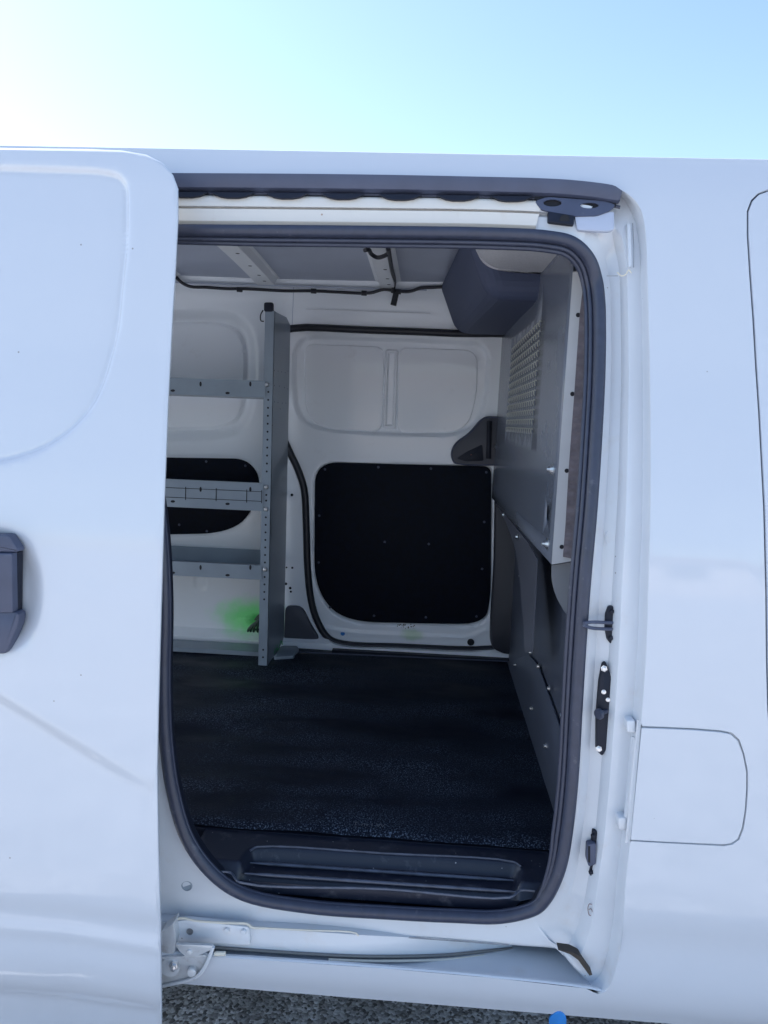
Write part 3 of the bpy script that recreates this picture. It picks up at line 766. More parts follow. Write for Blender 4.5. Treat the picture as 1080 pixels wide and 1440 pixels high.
v,f=sheet(out,[],.02,fst,fine=([(lx-.06,Yb0),(rx_+.06,Yb0),(rx_+.06,ys0+.02),(lx-.06,ys0+.02)],.003)); stp=MB().add(v,f).build('entry_step', STEP, van, 60)
RIB=mat('worn_rib',(.075,.088,.125),.3,var=(40,.3),dirt=((.3,.3,.32),60,.62,.6))
for (a,b) in (((349,1213),(722,1238)),((344,1228),(726,1254))):
    za=zt_-.019; A=UZ(*a,za); B=UZ(*b,za)
    MB().tube([A+(B-A)*t for t in np.linspace(0,1,12)],lambda t:.0032*(1 if .02<t<.98 else .4),8).build('tread_rib', RIB, stp, 60)
A=[UZ(x,y,zt_+.001) for x,y in ((352,1196),(362,1191),(540,1200),(722,1212),(733,1219))]
MB().tube(crom(A,5,False),.0022,6).build('tread_edge', RIB, stp, 60)
A=[UZ(x,y,zt_+.001) for x,y in ((304,1226),(324,1227),(338,1241),(540,1250),(716,1262),(732,1252),(752,1253))]
MB().tube(crom(A,5,False),.0022,6).build('tread_edge', RIB, stp, 60)

# --- far wall (X,Z sheet on Y=WF), far sliding door in it
def xz(L,Y=WF): return [(p.x,p.z) for p in (U(x,y,Y) for x,y in L)]
fseal_px=[(412,462),(520,464.5),(640,469),(735,474),(752,490),(750,600),(744,740),(735,850),(722,903),(690,912),(560,909),(482,905),(462,897),(447,874),(438,845),(433,800),(431,740),(428,688),(420,662),(406,632),(393,600),(388,540),(390,490),(398,468)]
fso=xz(fseal_px); fdoorL=[(p.x,p.y) for p in crom([Vector((a,b,0)) for a,b in fso],4)]
zc_=1.858
qwin=xz(round_px([(120,440),(335,434,60),(362,470,30),(362,570,30),(340,618,50),(120,622)],30,8))
qwin2=xz(round_px([(120,455),(320,450,50),(345,480,30),(343,570,30),(325,603,40),(120,607)],30,8))
qpan=xz(round_px([(90,640),(345,644,18),(366,665,14),(366,705,30),(330,752,50),(90,757)],20,8))
dent=xz(round_px([(273,810),(291,811),(292,826),(282,832),(273,826)],5,4))
dent2=xz(round_px([(333,870),(400,871),(400,886),(336,884)],3,3))
def fwall(P):
    y=np.full(len(P),WF)
    y=y-.055*np.clip((P[:,1]-1.72)/.14,0,1)**2
    y=y+.030*(1-sstep(sdf(P,qwin),-.04,.004))-.010*(1-sstep(sdf(P,qwin2),-.008,.001))
    y=y+.012*(1-sstep(sdf(P,qpan),-.012,.002))
    y=y+.004*(1-sstep(sdf(P,dent),-.006,.001))-.004*(1-sstep(sdf(P,dent2),-.006,.001))
    y=y-.035*(1-sstep(P[:,1],ZF+.02,ZF+.045))
    # curved wheel-house corner behind the shelf end panel
    return [Vector((a,b,c)) for a,b,c in zip(P[:,0],y,P[:,1])]
wo=[(-1.78,ZF-.02),(.42,ZF-.02),(.42,zc_+.02),(-1.78,zc_+.02)]
v,f=sheet(wo,[fdoorL],.04,fwall,extra=[q for q in edgepts([qwin2],(-.010,.002),.006)+edgepts([dent,dent2],(-.006,.001),.004)+edgepts([qwin],(-.04,-.02,.004),.008) if -.95<q[0] and q[1]>.65],fine=([(-.95,.5),(.40,.5),(.40,1.9),(-.95,1.9)],.012))
mb=MB().add(v,f); hem(mb,fdoorL,fwall,[(0,.05)])

def wallmat():
    m=mat('wall_paint_with_overspray',(.83,.865,.90),.42,coat=.4,dirt=((.45,.42,.38), 12, .62, .25))
    n=m.node_tree.nodes; l=m.node_tree.links; b=n['Principled BSDF']
    src=b.inputs['Base Color'].links[0].from_socket
    tc=n.new('ShaderNodeTexCoord'); sep=n.new('ShaderNodeSeparateXYZ'); l.new(tc.outputs['Object'],sep.inputs[0])
    def spot(cx,cz,rx,rz,lo,hi,name,col,nz):
        nonlocal src
        c=n.new('ShaderNodeVectorMath'); c.operation='SUBTRACT'; c.inputs[1].default_value=(cx,WF,cz); l.new(tc.outputs['Object'],c.inputs[0])
        s_=n.new('ShaderNodeVectorMath'); s_.operation='MULTIPLY'; s_.inputs[1].default_value=(1/rx,0,1/rz); l.new(c.outputs[0],s_.inputs[0])
        ln=n.new('ShaderNodeVectorMath'); ln.operation='LENGTH'; l.new(s_.outputs[0],ln.inputs[0])
        no=n.new('ShaderNodeTexNoise'); no.inputs['Scale'].default_value=nz; no.inputs['Detail'].default_value=8; l.new(tc.outputs['Object'],no.inputs[0])
        ad=n.new('ShaderNodeMath'); ad.operation='MULTIPLY_ADD'; ad.inputs[1].default_value=.5; l.new(no.outputs[0],ad.inputs[0]); l.new(ln.outputs['Value'],ad.inputs[2])
        mr=n.new('ShaderNodeMapRange'); mr.interpolation_type='SMOOTHSTEP'; mr.inputs[1].default_value=lo+.25; mr.inputs[2].default_value=hi+.25; mr.inputs[3].default_value=col[3]; mr.inputs[4].default_value=0
        l.new(ad.outputs[0],mr.inputs[0])
        mx=n.new('ShaderNodeMix'); mx.data_type='RGBA'; l.new(mr.outputs[0],mx.inputs[0]); l.new(src,mx.inputs[6]); mx.inputs[7].default_value=(*col[:3],1)
        src=mx.outputs[2]
    p=U(352,868,WF); spot(p.x,p.z,.15,.085,.15,1.15,'over',(.16,.98,.20,.85),30)
    p=U(362,872,WF); spot(p.x,p.z,.055,.035,.2,.9,'core',(.015,.50,.05,.95),40)
    p=U(580,893,WF); spot(p.x,p.z,.055,.03,.3,1.0,'door',(.35,.62,.25,.5),60)
    l.new(src,b.inputs['Base Color']); return m
WALLM=wallmat()
fw=mb.build('wall_panel', WALLM, van, 40)
# spray paint drips
dm=mat('green_paint_drip',(.006,.05,.018),.35)
for (a,b) in (((350,884),(344,902)),((353,884),(350,904)),((357,884),(355,906)),((362,884),(361,903))):
    p,q=U(*a,WF-.003),U(*b,WF-.003); mm=(p+q)/2+Vector((.003,0,.002))
    MB().tube(crom([U(364,872,WF-.004),p,mm,q],4,False),lambda t:.0055-.0025*t,6).build('paint_drip', dm, fw)
MB().prism([U(x,y,WF-.003) for x,y in round_px([(355,887),(351,880),(356,874),(359,868),(366,862),(380,860),(382,884),(372,892),(364,886)],3,3)],(0,.003,0),.001).build('paint_splash', dm, fw)

# far sliding door panel
Ld=offs(fdoorL,-.006)
wA=xz(round_px([(411,470),(640,478),(690,482,30),(688,560,40),(665,614,50),(545,613),(440,606,40),(411,580,40)],35,8))
wL=xz(round_px([(427,483),(540,487),(537,607),(450,603,30),(428,580,20)],14,6))
wR=xz(round_px([(560,488),(672,492,20),(671,560,30),(655,608,30),(558,609)],14,6))
rib=xz(round_px([(541,490),(561,491),(557,604),(537,603)],5,4))
wB=xz(round_px([(441,649,34),(693,656,10),(691,840,20),(684,882,40),(600,879),(478,877,50),(441,830,40)],30,8))
bowl=xz(round_px([(430,640),(700,646),(700,880,30),(670,896,30),(500,890,60),(436,850,50)],30,8))
def fdr(P):
    y=np.full(len(P),WF+.004)
    y=y+.020*(1-sstep(sdf(P,wA),-.014,.003))
    y=y-.006*(1-sstep(sdf(P,wL),-.002,.001))-.006*(1-sstep(sdf(P,wR),-.002,.001))
    d=sdf(P,rib); y=y-.010*(1-sstep(d,-.006,.001))+.008*(1-sstep(d,-.016,-.010))
    y=y+.016*(1-sstep(sdf(P,wB),-.010,.003))
    q=xz([(455,884),(500,891),(600,896),(660,897),(686,886)]); q=np.array(q); y=y-.004*np.exp(-(pdist(P,q,False)/.006)**2)
    return [Vector((a,b,c)) for a,b,c in zip(P[:,0],y,P[:,1])]
v,f=sheet(Ld,[],.03,fdr,extra=edgepts([wL,wR],(-.0022,.0012),.005)+edgepts([rib],(-.016,-.010,-.006,.001),.005)+edgepts([wA],(-.015,-.006,.004),.006),fine=([(-.50,.5),(.26,.5),(.26,1.75),(-.50,1.75)],.0075)); mb=MB().add(v,f); hem(mb,Ld,fdr,[(0,.03)])
fd2=mb.build('sliding_door', WALLM, van, 40)
sw=[Vector((a,WF-.004,c)) for a,c in fdoorL]
MB().tube(sw,.0125,10,closed=True).build('door_seal', mat('dark_seal',(.012,.014,.022),.45,dirt=((.12,.12,.13),50,.64,.4)), van, 60)
# drain plug, pen mark, chipped decal remains
MB().lathe(U(662,903,WF+.002),(0,-1,0),[(0,.0125),(.002,.0125),(.003,.010)],18).build('drain_plug', DARK, fd2)
MB().lathe(U(482,891,WF+.002),(0,-1,0),[(0,.008),(.0008,.007)],12).build('blue_mark', BLUE, fd2)
rust=MB()
for k in range(26):
    x=559+rng.rand()*24; y=877.5+rng.rand()*6+ (x-560)*.03; rust.lathe(U(x,y,WF+.0025),(0,-1,0),[(0,.0006+rng.rand()*.0022),(.0006,.0004)],6)
rust.build('torn_label', mat('torn_label',(.12,.08,.05),.8), fd2)

# black board panels screwed to the walls: things of their own
pl=thing('lining_panel','black lining board with rounded corners screwed to the far sliding door','wall panel','black lining boards')
bpx=round_px([(443,650,32),(691,656,12),(690,835,20),(683,878,40),(600,877),(480,874,50),(442,826,40)],30,8)
MB().prism([U(x,y,WF+.001) for x,y in bpx],(0,.010,0),.0015).build('board', LINER, pl)
for (x,y) in ((457,660),(532,657),(606,659),(684,664),(449,725),(448,791),(541,762),(603,765),(681,734),(678,800),(464,854),(526,866),(599,868),(670,867)):
    MB().lathe(U(x,y,WF+.001),(0,-1,0),[(0,.0045),(.0015,.0042),(.0025,.002)],10).build('screw', PLASG, pl)
pl2=thing('lining_panel','black lining board seen behind the shelves on the rear side wall','wall panel','black lining boards')
MB().prism([U(x,y,WF+.002) for x,y in round_px([(90,641),(345,645,18),(364,666,14),(364,705,30),(328,750,50),(90,754)],20,8)],(0,.008,0),.001).build('board', LINER, pl2)
for (x,y) in ((290,649),(252,738),(291,747),(345,655)):
    MB().lathe(U(x,y,WF+.002),(0,-1,0),[(0,.0045),(.0015,.0042),(.0025,.002)],10).build('screw', PLASG, pl2)

# far door latch cover (dark moulded plastic)
mb=MB(); cover=round_px([(633,637,8),(640,622,10),(660,609,14),(675,590,8),(684,585,5),(740,586,3),(740,655,3),(655,655,6),(637,652,5)],5,4)
mb.prism([U(x,y,WF-.030) for x,y in cover],(0,.04,0),.004); lc=mb.build('latch_cover', PLASG, van, 35)
lc.data.materials[0]=mat('latch_plastic',(.045,.048,.065),.5,bump=(400,.3,.0004))
MB().prism([U(x,y,WF-.034) for x,y in round_px([(642,645),(655,636,3),(678,625,3),(680,648,2),(655,649)],3,3)],(0,.01,0),.001).build('latch_recess', PLAS, lc)
MB().prism([U(x,y,WF-.037) for x,y in round_px([(659,643),(672,632),(673,646),(660,647)],2,3)],(0,.008,0),.001).build('latch_lever', PLAS, lc)
MB().prism([U(x,y,WF-.036) for x,y in [(662,639),(667,639),(667,646),(662,646)]],(0,.005,0)).build('red_flag', mat('red_flag',(.25,.10,.07),.6), lc)
mb=MB(); mb.tube([U(688,592,WF-.036),U(687,645,WF-.036)],.0085,10); mb.build('pull_grip', PLAS, lc)

MB().tube([U(x,y,WF-.029) for x,y in round_px([(634,637,8),(641,622,10),(661,610,14),(676,591,8),(684,586.5,5),(738,587.5,3),(738,654,3),(655,654,6),(638,651,5)],5,4)],.0025,6,closed=True).build('cover_rim', PLASG, lc)
# threshold strips and dark pillar trim at the far side
mb=MB(); mb.box((U(470,905,WF).x,WF-.06,ZF-.006),(.40,WF+.01,ZF+.008)); mb.build('threshold', PLAS, van)
a=UZ(420,917,ZF+.007); b=UZ(735,931,ZF+.007); MB().tube([a,b],.0022,6).build('threshold_edge', PLASG, van)
mb=MB(); mb.prism([U(x,y,WF-.02) for x,y in round_px([(401,853,6),(424,853,10),(437,880),(449,899,4),(399,902)],4,3)],(0,.03,0),.004); mb.build('pillar_foot_trim', PLASG, van, 35).data.materials[0]=mat('trim_plastic',(.07,.075,.095),.6)
mb=MB(); mb.prism([U(x,y,WF-.05) for x,y in round_px([(697,700,6),(760,700,3),(760,926,3),(708,920,4),(690,912,12),(690,880,20),(695,800)],6,4)],(0,.05,0),.008); mb.build('pillar_trim', PLAS, van, 35).data.materials[0]=mat('pillar_plastic',(.028,.03,.042),.5)
# small holes in the white pillar
for (x,y,r) in ((410.5,696,.005),(403,798,.003),(411,798.5,.004),(402,821,.005),(408,827,.005),(409,832,.004),(362,423,.010)):
    MB().lathe(U(x,y,WF-.0025 if y>450 else WF-.004),(0,-1,0),[(0,r),(.0004,r*.9)],12).build('wall_hole', DARK, fw)

# --- ceiling, beams
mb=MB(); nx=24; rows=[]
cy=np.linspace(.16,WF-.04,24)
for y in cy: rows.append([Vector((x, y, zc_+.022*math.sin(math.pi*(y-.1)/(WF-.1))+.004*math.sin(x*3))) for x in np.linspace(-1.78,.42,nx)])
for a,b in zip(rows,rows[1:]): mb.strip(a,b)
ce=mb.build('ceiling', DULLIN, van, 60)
def beam(xc_a,ya,w_,name='roof_beam',m_=None,dz=.0):
    mb=MB(); h=.026
    pf=[(-w_*.75,.0),(-w_*.5,-.006),(-w_*.38,-h),(w_*.38,-h),(w_*.5,-.006),(w_*.75,0)]
    R_=[]
    for y in np.linspace(.2,ya,16):
        zb=zc_+.022*math.sin(math.pi*(y-.1)/(WF-.1))-.001
        R_.append([Vector((xc_a+x,y,zb+z)) for x,z in pf])
    for a,b in zip(R_,R_[1:]): mb.strip(a,b)
    mb.add(R_[-1],[(0,1,2,3,4,5)])
    o=mb.build(name,m_ or INNER,van,30); return o
b1=UZ(374,397,zc_-.015); bm1=beam(b1.x,b1.y,.075)
b2=UZ(545,402,zc_-.015); bm2=beam(b2.x,min(b2.y,1.36),.060)
b3=UZ(245,393,zc_-.015); beam(b3.x-.03,min(b3.y,1.36),.075)
for o,xx in ((bm1,b1.x),(bm2,b2.x)):
    for yy in (.95,1.1,1.22,1.3):
        zb=zc_+.022*math.sin(math.pi*(yy-.1)/(WF-.1))-.001-.0265
        MB().lathe((xx+.008,yy,zb),(0,0,-1),[(0,.006),(.0004,.0055)],10).build('beam_hole', DARK, o)
# seam line along the wall top and vertical seam
mb=MB(); mb.tube([U(240,397,WF-.055),U(400,402,WF-.055),U(600,408,WF-.055)],.0025,6); mb.tube([U(413,404,WF-.05),U(412,430,WF-.02),U(411,458,WF-.004)],.0012,5)
mb.build('wall_seam', DULLIN, van)
mb=MB(); mb.tube(crom([U(430,435,WF-.018),U(520,438,WF-.018),U(605,441,WF-.018)],4,False),.0015,5); mb.build('wall_crease', INNER, van)

# --- wiring loom
wr=thing('wiring_loom','black wiring loom clipped along the top of the far wall to the roof beam','cable')
pts=[(232,372),(243,384),(255,397),(268,403),(290,404),(320,406),(345,406),(400,409),(440,409),(480,411),(520,412),(540,407),(556,409),(575,410),(592,405),(612,404),(640,402)]
wpt=crom([U(x,y,WF-.062) for x,y in pts],4,False)
mb=MB().tube(wpt,.0052,8); mb.build('cable', WIRE, wr)
mb=MB().tube(crom([U(552,412,WF-.068),U(554,400,WF-.08),UZ(551,380,zc_-.03),UZ(548,362,zc_-.03),UZ(546,350,zc_-.03)],5,False),.0062,8); mb.build('cable', WIRE, wr)
mb=MB().tube(crom([UZ(547,356,zc_-.03),UZ(540,360,zc_-.035),UZ(530,362,zc_-.035),UZ(523,358,zc_-.03),UZ(518,351,zc_-.03),UZ(513,352,zc_-.035)],5,False),.0055,8); mb.build('cable', WIRE, wr)
mb=MB().prism([U(x,y,WF-.075) for x,y in [(553,411),(561,411),(557,430),(549,428)]],(0,.012,0),.002); mb.build('connector', WIRE, wr)
for (x,y) in ((337,407),(441,409),(512,412),(560,410)):
    MB().lathe(U(x-4,y,WF-.064),(1,.03,-.03),[(0,.006),(.001,.0085),(.018,.0085),(.019,.006)],10).build('clip', WIRE, wr)

# --- overhead trim by the partition
zu=1.70
mb=MB()
bl=U(641,470,WF-.03); xl=bl.x; zu=bl.z
tl=U(615,402,WF-.05)
far=[(xl,zu),(tl.x,zc_+.01),(.40,zc_+.01),(.40,zu)]
nearY=.62; shift=.055
a=[Vector((x,WF-.01,z)) for x,z in far]; bb=[Vector((x+(shift if i<2 else 0),nearY,z)) for i,(x,z) in enumerate(far)]
mb.add(a+bb,[(0,1,2,3),(4,7,6,5),(0,4,5,1),(1,5,6,2),(2,6,7,3),(3,7,4,0)])
oh=mb.build('overhead_trim', mat('headliner_plastic',(.055,.070,.125),.7,bump=(300,.3,.0005)), van, 0)
bv=oh.modifiers.new('bevel','BEVEL'); bv.width=.04; bv.segments=5; bv.limit_method='ANGLE'
# speckled pad nearest the opening
mb=MB(); P_=round_px([(656,300),(860,290),(840,384),(770,386),(714,383,20),(684,376,22),(668,350,20)],6,5)
mb.prism([U(x,y,.62) for x,y in P_],(0,.012,0),0); mb.prism([U(x,y,.62) for x,y in P_],(0,-.30,0),.02); mb.build('padded_corner', PAD, van, 50)

# ================================================================== PARTITION
pt=thing('cargo_partition','dark grey steel partition with a mesh window on the right of the cargo area','partition')
A_=U(806,388,.215); B_=U(776,793,.205); C_=U(692,700,1.40)
nrm=(B_-A_).cross(C_-A_).normalized()
if nrm.x>0: nrm=-nrm
def UP(px,py,off=0):
    d=ray(px,py); o=A_+nrm*off; return CAM+d*((o-CAM).dot(nrm)/d.dot(nrm))
# local 2D frame on the plate
eu=Vector((0,1,0)); eu=(eu-nrm*eu.dot(nrm)).normalized(); ev=nrm.cross(eu); 
if ev.z<0: ev=-ev
def to2(p): q=p-A_; return (q.dot(eu),q.dot(ev))
def fr2(P,off=0): return [A_+eu*float(a)+ev*float(b)+nrm*off for a,b in P]
plate=[to2(UP(x,y)) for x,y in [(776,793),(806,384)]]
topz=plate[1][1]+.10
C2_=to2(UP(692,700)); 
pout=[plate[0],(plate[1][0],topz),(C2_[0]+.01,topz),(C2_[0]+.0,C2_[1])]
mesh_q=[to2(UP(x,y)) for x,y in [(764,447),(751,614),(713,609),(722,489)]]
slot1=[to2(UP(771+3*math.cos(a)*.6,723+12*math.sin(a))) for a in np.linspace(0,2*math.pi,13)[:-1]]
slot2=[to2(UP(797+1.8*math.cos(a),835+8*math.sin(a))) for a in np.linspace(0,2*math.pi,13)[:-1]]
# expanded-metal window: small slots punched in the plate in staggered rows
M0=np.array(mesh_q); holes=[]
nr,nc=12,15
for r in range(nr):
    for c in range(nc):
        u=(c+.5+(.0))/nc; v_=(r+.5)/nr
        def bil(u,v_): return (1-u)*(1-v_)*M0[0]+(1-u)*v_*M0[1]+u*v_*M0[2]+u*(1-v_)*M0[3]
        ce_=bil(u,v_); du=(M0[3]-M0[0])/nc*.24; dv=(M0[1]-M0[0])/nr*.34
        holes.append([tuple(ce_+du*math.cos(a)+dv*math.sin(a)) for a in np.linspace(0,2*math.pi,9)[:-1]])
v,f=sheet(pout,holes+[slot1],.08,lambda P:fr2(P)); mb=MB().add(v,f)
up=mb.build('bulkhead_plate', PART, pt, 20)
sm=up.modifiers.new('thick','SOLIDIFY'); sm.thickness=.0015
# raised lips of the expanded metal
mm=MB()
for h in holes:
    q=fr2(h,.001); n8=len(q)
    seg=[q[i] for i in (1,2,3)]
    mm.tube([q[5]+nrm*.001,q[6]+nrm*.003,q[7]+nrm*.004,q[0]+nrm*.004,q[1]+nrm*.002],.0013,4)
mm.build('mesh_strands', mat('mesh_edge',(.42,.42,.38),.4,metal=.3), pt)
# bright folded flange and foam strip along the near edge
fl=[(805,386),(818,386),(813,470),(806,560),(800,660),(796,740),(802,789),(776,794)]
fz=[U(805,380,.205),U(776,794,.205)]
def nearY(py,base): return base
mb=MB(); mb.prism([U(x,y,.200) for x,y in [(806,382),(821,382),(815,470),(809,560),(803,660),(800,740),(804,789),(776,794)]],(0,.004,0)); fo=mb.build('edge_flange', FLANGE, pt)
for (x,y) in ((813,443),(805,554),(797,662),(790,769)):
    MB().lathe(U(x,y,.1995),(0,-1,0),[(0,.0042),(.0008,.004)],12).build('flange_hole', DARK, fo)
mb=MB(); L_=[(822,384),(815,443),(807.5,554),(799.5,662),(795,740),(791.5,783)]; R_=[(845,384),(842,443),(838,554),(830,662),(824,740),(806,786)]
n=70
def lerpL(L,t):
    ys=L[0][1]+(L[-1][1]-L[0][1])*t; return float(np.interp(ys,[q[1] for q in L],[q[0] for q in L])),ys
pa=[];pb=[];pc=[]
for i in range(n+1):
    t=i/n; a=lerpL(L_,t); b=lerpL(R_,t); d=.0012*(i%2)
    pa.append(U(*a,.194-d)); pb.append(U(*b,.190-d)); pc.append(U(*a,.2))
mb.strip(pa,pb).strip(pc,pa); mb.build('foam_strip', FOAM, pt, 0)
# lower plates at a second plane, nearer the cab
XL=UZ(712,930,ZF).x+.006
def UL(px,py,off=0): return UX(px,py,XL-off)
def platex(px,off,th=.002,bev=0): return MB().prism([UL(x,y,off) for x,y in px],(th,0,0),bev)
mb=MB(); mb.box((XL+.003,.16,ZF-.06),(XL+.006,WF+.01,1.22)); mb.build('bulkhead_plate', PARTD, pt)
platex([(712,931),(744,921),(757,937),(800,1060),(800,1212),(785,1180)],.004,.003,.0005).build('kick_plate', PARTD, pt)
# curved bracket strip and its dark recess
cb=crom([Vector((x,y,0)) for x,y in ((691,700),(705,722),(718,752),(727,785),(732,830),(736,880),(738,917))],4,False)
cr_=[(748,917),(752,850),(755,786),(742,762),(722,738)]
MB().prism([UP(p.x,p.y,-.012) for p in cb]+[UP(x,y,-.012) for x,y in cr_],-nrm*-.002 if False else (.002,0,0),0).build('curved_bracket', PART, pt).data.materials[0]=mat('bracket_paint',(.085,.092,.12),.45)
# light curved gusset under the flange
gs=crom([Vector((x,y,0)) for x,y in ((776,795),(776,815),(782,838),(794,860),(812,884))],4,False)
MB().prism([U(p.x,p.y,.215) for p in gs]+[U(x,y,.215) for x,y in ((830,884),(830,790),(806,790))],(0,.003,0)).build('gusset', mat('gusset_paint',(.20,.21,.23),.5), pt)
for (x,y,r) in ((778,660,.0065),(771,765,.0065)):
    p=UP(x,y); MB().lathe(p,nrm,[(0,r*1.9),(.002,r*1.9),(.002,r*1.2),(.007,r*1.15),(.007,r*.6),(.013,r*.55),(.0135,.0003)],10).build('bolt', BOLT, pt, 25)
for (x,y) in ((698,628),(692,682)):
    p=UP(x,y); MB().lathe(p,nrm,[(0,.008),(.002,.008),(.002,.005),(.008,.005),(.0085,.0003)],8).build('bolt', BOLT, pt, 25)
for (x,y,s_) in ((709,724,1),(728,755,1),(747,917,1),(758,937,1),(773,968,1),(791,1006,1.1),(748,996,.8),(768,1049,.9),(725,935,.5),(732,810,.4),(745,862,.3)):
    p=UL(x,y,.004) if y>800 else UP(x,y,-.010)
    MB().lathe(p,(-1,0,0),[(0,.0075*s_),(.0015,.0075*s_),(.002,.005*s_),(.006,.0045*s_),(.0065,.0003)],10).build('bolt', BOLT, pt, 25)
MB().lathe(U(806,848,.213),(0,-1,0),[(0,.007),(.004,.0065),(.005,.002)],12).build('bolt', BOLT, pt)
for (x,y) in ((796,913),(795,945)):
    MB().prism([UL(x+2*math.cos(a),y+8*math.sin(a),.0006) for a in np.linspace(0,2*math.pi,13)[:-1]],(.002,0,0)).build('plate_slot', DARK, pt)

# ================================================================== SHELVING
sh=thing('shelf_unit','grey steel three tier shelf unit along the far wall of the van','shelving')
XP=-.512; YF=1.13
XP=(U(381,700,YF).x)
pf=[U(366,437,YF),U(366,935,YF)]
zt1=U(372,437,YF).z; zb1=U(372,936,YF).z; wpost=.030
# end panel (a sheet of steel, sloping top)
endp=[(YF,zb1),(YF,zt1),(YF+.03,zt1),(WF-.10,U(406,455,WF-.02).z+.01),(WF-.03,U(406,458,WF-.02).z),(WF-.012,ZF+.02)]
mb=MB(); mb.prism([(XP,y,z) for y,z in endp],(-.0018,0,0))
mb.build('end_panel', STEEL, sh, 0)
mb=MB(); mb.prism([(XP-1.0,y,z) for y,z in endp],(-.0018,0,0)); mb.build('end_panel', STEEL, sh, 0)
def post(xr,name='upright'):
    out=[(xr-wpost,zb1),(xr,zb1),(xr,zt1),(xr-wpost,zt1)]
    hs=[]; 
    for y_ in list(np.arange(551,666,11.2))+list(np.arange(727.5,800,10.6))+list(np.arange(811.5,845,10.5))+[914,924.5,696,704]:
        z=U(374,y_,YF).z; hs.append([(xr-wpost*.5+.0034*math.cos(a),z+.0034*math.sin(a)) for a in np.linspace(0,2*math.pi,9)[:-1]])
    v,f=sheet(out,hs,.1,lambda P:[Vector((x,YF,z)) for x,z in P]); mb=MB().add(v,f)
    mb.strip([Vector((xr-wpost,YF,zb1)),Vector((xr-wpost,YF,zt1))],[Vector((xr-wpost,YF+.02,zb1)),Vector((xr-wpost,YF+.02,zt1))])
    o=mb.build(name,STEEL,sh,0)
    MB().prism([(xr-wpost+.003,YF+.004,zb1),(xr-.003,YF+.004,zb1),(xr-.003,YF+.004,zt1),(xr-wpost+.003,YF+.004,zt1)],(0,.002,0)).build('upright_back', DARK, o)
    return o
po=post(XP)
post(XP-1.0)
# small blackened holes cluster in the end panel
for (x,y) in ((386,521),(391,522),(396,523),(401,524),(405,522),(386,542),(393,543),(400,545),(404,547),(386,565),(391,566),(397,567),(402,567),(394,575),(383,598)):
    MB().lathe(UX(x,y,XP+.0008),(1,0,0),[(0,.0026),(.0003,.002)],6).build('panel_hole', DARK, sh)
# shelves
xs0=XP-1.0; xs1=XP-wpost+.002
def shelf(y_top,y_bot,back_top,back_bot,mid=None):
    zt_s=U(300,y_top,YF-.003).z; zb_s=U(300,y_bot,YF-.003).z
    mb=MB(); r=.004
    mb.box((xs0,YF-.004,zb_s),(xs1+.004,YF-.002,zt_s))
    mb.box((xs0,YF-.002,zt_s-.0018),(xs1,YF+.010,zt_s))
    mb.box((xs0,YF-.002,zb_s),(xs1,WF-.04,zb_s+.002))
    o=mb.build('shelf',STEEL,sh,0)
    if back_top:
        zb_=zb_s+.052; MB().box((xs0,WF-.045,zb_s+.002),(xs1,WF-.043,zb_)).build('back_lip', STEEL, o, 0)
    for x in (282,352):
        MB().prism([U(x+1.6*math.cos(a),y_top+ (y_bot-y_top)*.30+4*math.sin(a)*.9,YF-.0045) for a in np.linspace(0,2*math.pi,11)[:-1]],(0,.0006,0)).build('slot', DARK, o)
    for x in (243,320):
        MB().prism([U(x+3.2*math.cos(a),y_top+(y_bot-y_top)*.80+(x-300)*.045+1.8*math.sin(a),YF-.0045) for a in np.linspace(0,2*math.pi,11)[:-1]],(0,.0006,0)).build('slot', DARK, o)
    return o,zt_s,zb_s
s1=shelf(533,556.5,None,None)
s2=shelf(676.5,715.5,1,1); s3=shelf(792,812,1,1)
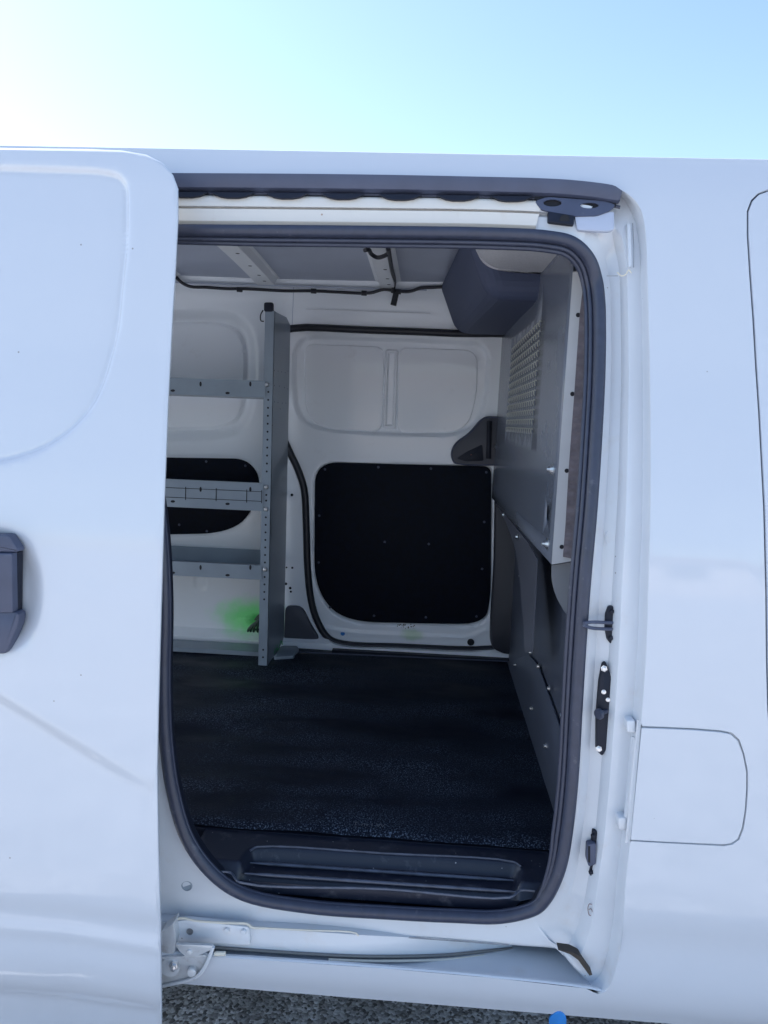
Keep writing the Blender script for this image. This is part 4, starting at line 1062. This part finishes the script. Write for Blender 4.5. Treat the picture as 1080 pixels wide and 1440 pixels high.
# bin rail with divider slots on the middle shelf
o,zt_s,zb_s=s2; mb=MB()
za=U(300,688.5,YF-.005).z; zb_=U(300,702,YF-.005).z
mb.box((xs0,YF-.0052,za-.0008),(xs1,YF-.0044,za+.0008)); mb.box((xs0,YF-.0052,zb_-.0008),(xs1,YF-.0044,zb_+.0008))
for x in (261,304,347,368): p=U(x,690,YF-.005).x; mb.box((p-.001,YF-.0055,zb_-.006),(p+.001,YF-.0044,za+.005))
mb.build('divider_slot', DARK, o, 0)
for (x,y) in ((375.5,541),(374.5,685),(374,716),(372.5,801)):
    MB().lathe(U(x,y,YF-.001),(0,-1,0),[(0,.0072),(.002,.0070),(.0045,.0045),(.005,.0004)],14).build('bolt', BOLT, sh)
# top strap clip, floor foot, bottom runner
MB().prism([U(x,y,YF-.004) for x,y in round_px([(371,425),(384,425),(384,438),(371,438)],3,3)],(0,.012,0),.002).build('strap_clip', PLAS, sh)
MB().tube(crom([U(x,y,YF+.002) for x,y in ((370,436),(366.5,443),(367,451),(371,452))],4,False),.002,6).build('strap', WIRE, sh)
MB().tube(crom([U(x,y,YF+.02) for x,y in ((384,436),(388,442))],3,False),.002,6).build('strap', WIRE, sh)
mb=MB(); p=UZ(381,914,ZF+.01); q=UZ(420,925,ZF+.01)
mb.box((xs0,WF-.16,ZF+.003),(XP-.004,WF-.07,ZF+.018)); mb.build('floor_runner', STEEL, sh)
mb=MB(); mb.prism([UZ(x,y,ZF+.012) for x,y in round_px([(395,908),(418,908),(421,913),(415,917),(414,922),(385,924)],2,2)],(0,0,-.010),.002); mb.build('floor_foot', STEEL, sh)
gm=mat('green_overspray',(.05,.40,.12),.6)
mb=MB()
for k in range(60):
    t=rng.rand(); x=386+18*t+rng.randn()*1.5; y=918-26*t+rng.randn()*3*(1-.4*t); mb.lathe(UX(x,y,XP+.0006),(1,0,0),[(0,.002+rng.rand()*.004),(.0004,.001)],7)
mb.build('paint_splash', gm, sh)

# ================================================================== lot behind the camera (seen mirrored in the paint)
cl=mat('pale_cladding',(.80,.68,.60),.8,var=(.3,.1)); rfm=mat('warm_roof',(.30,.16,.12),.8)
bd=thing('low_building','long low pale building across the parking lot behind the viewer','building',loc=(9,-48,0))
def bpart(name,a,b,m_): o=MB().box(a,b).build(name,m_,bd,0); return o
bpart('wall',(-22,0,0),(22,10,3.4),cl); bpart('roof',(-22.6,-.6,3.4),(22.6,10.6,3.9),rfm)
for i in range(9): bpart('window',(-20+i*4.6,10.0,1.0),(-18+i*4.6,10.06,2.4),GLASS)
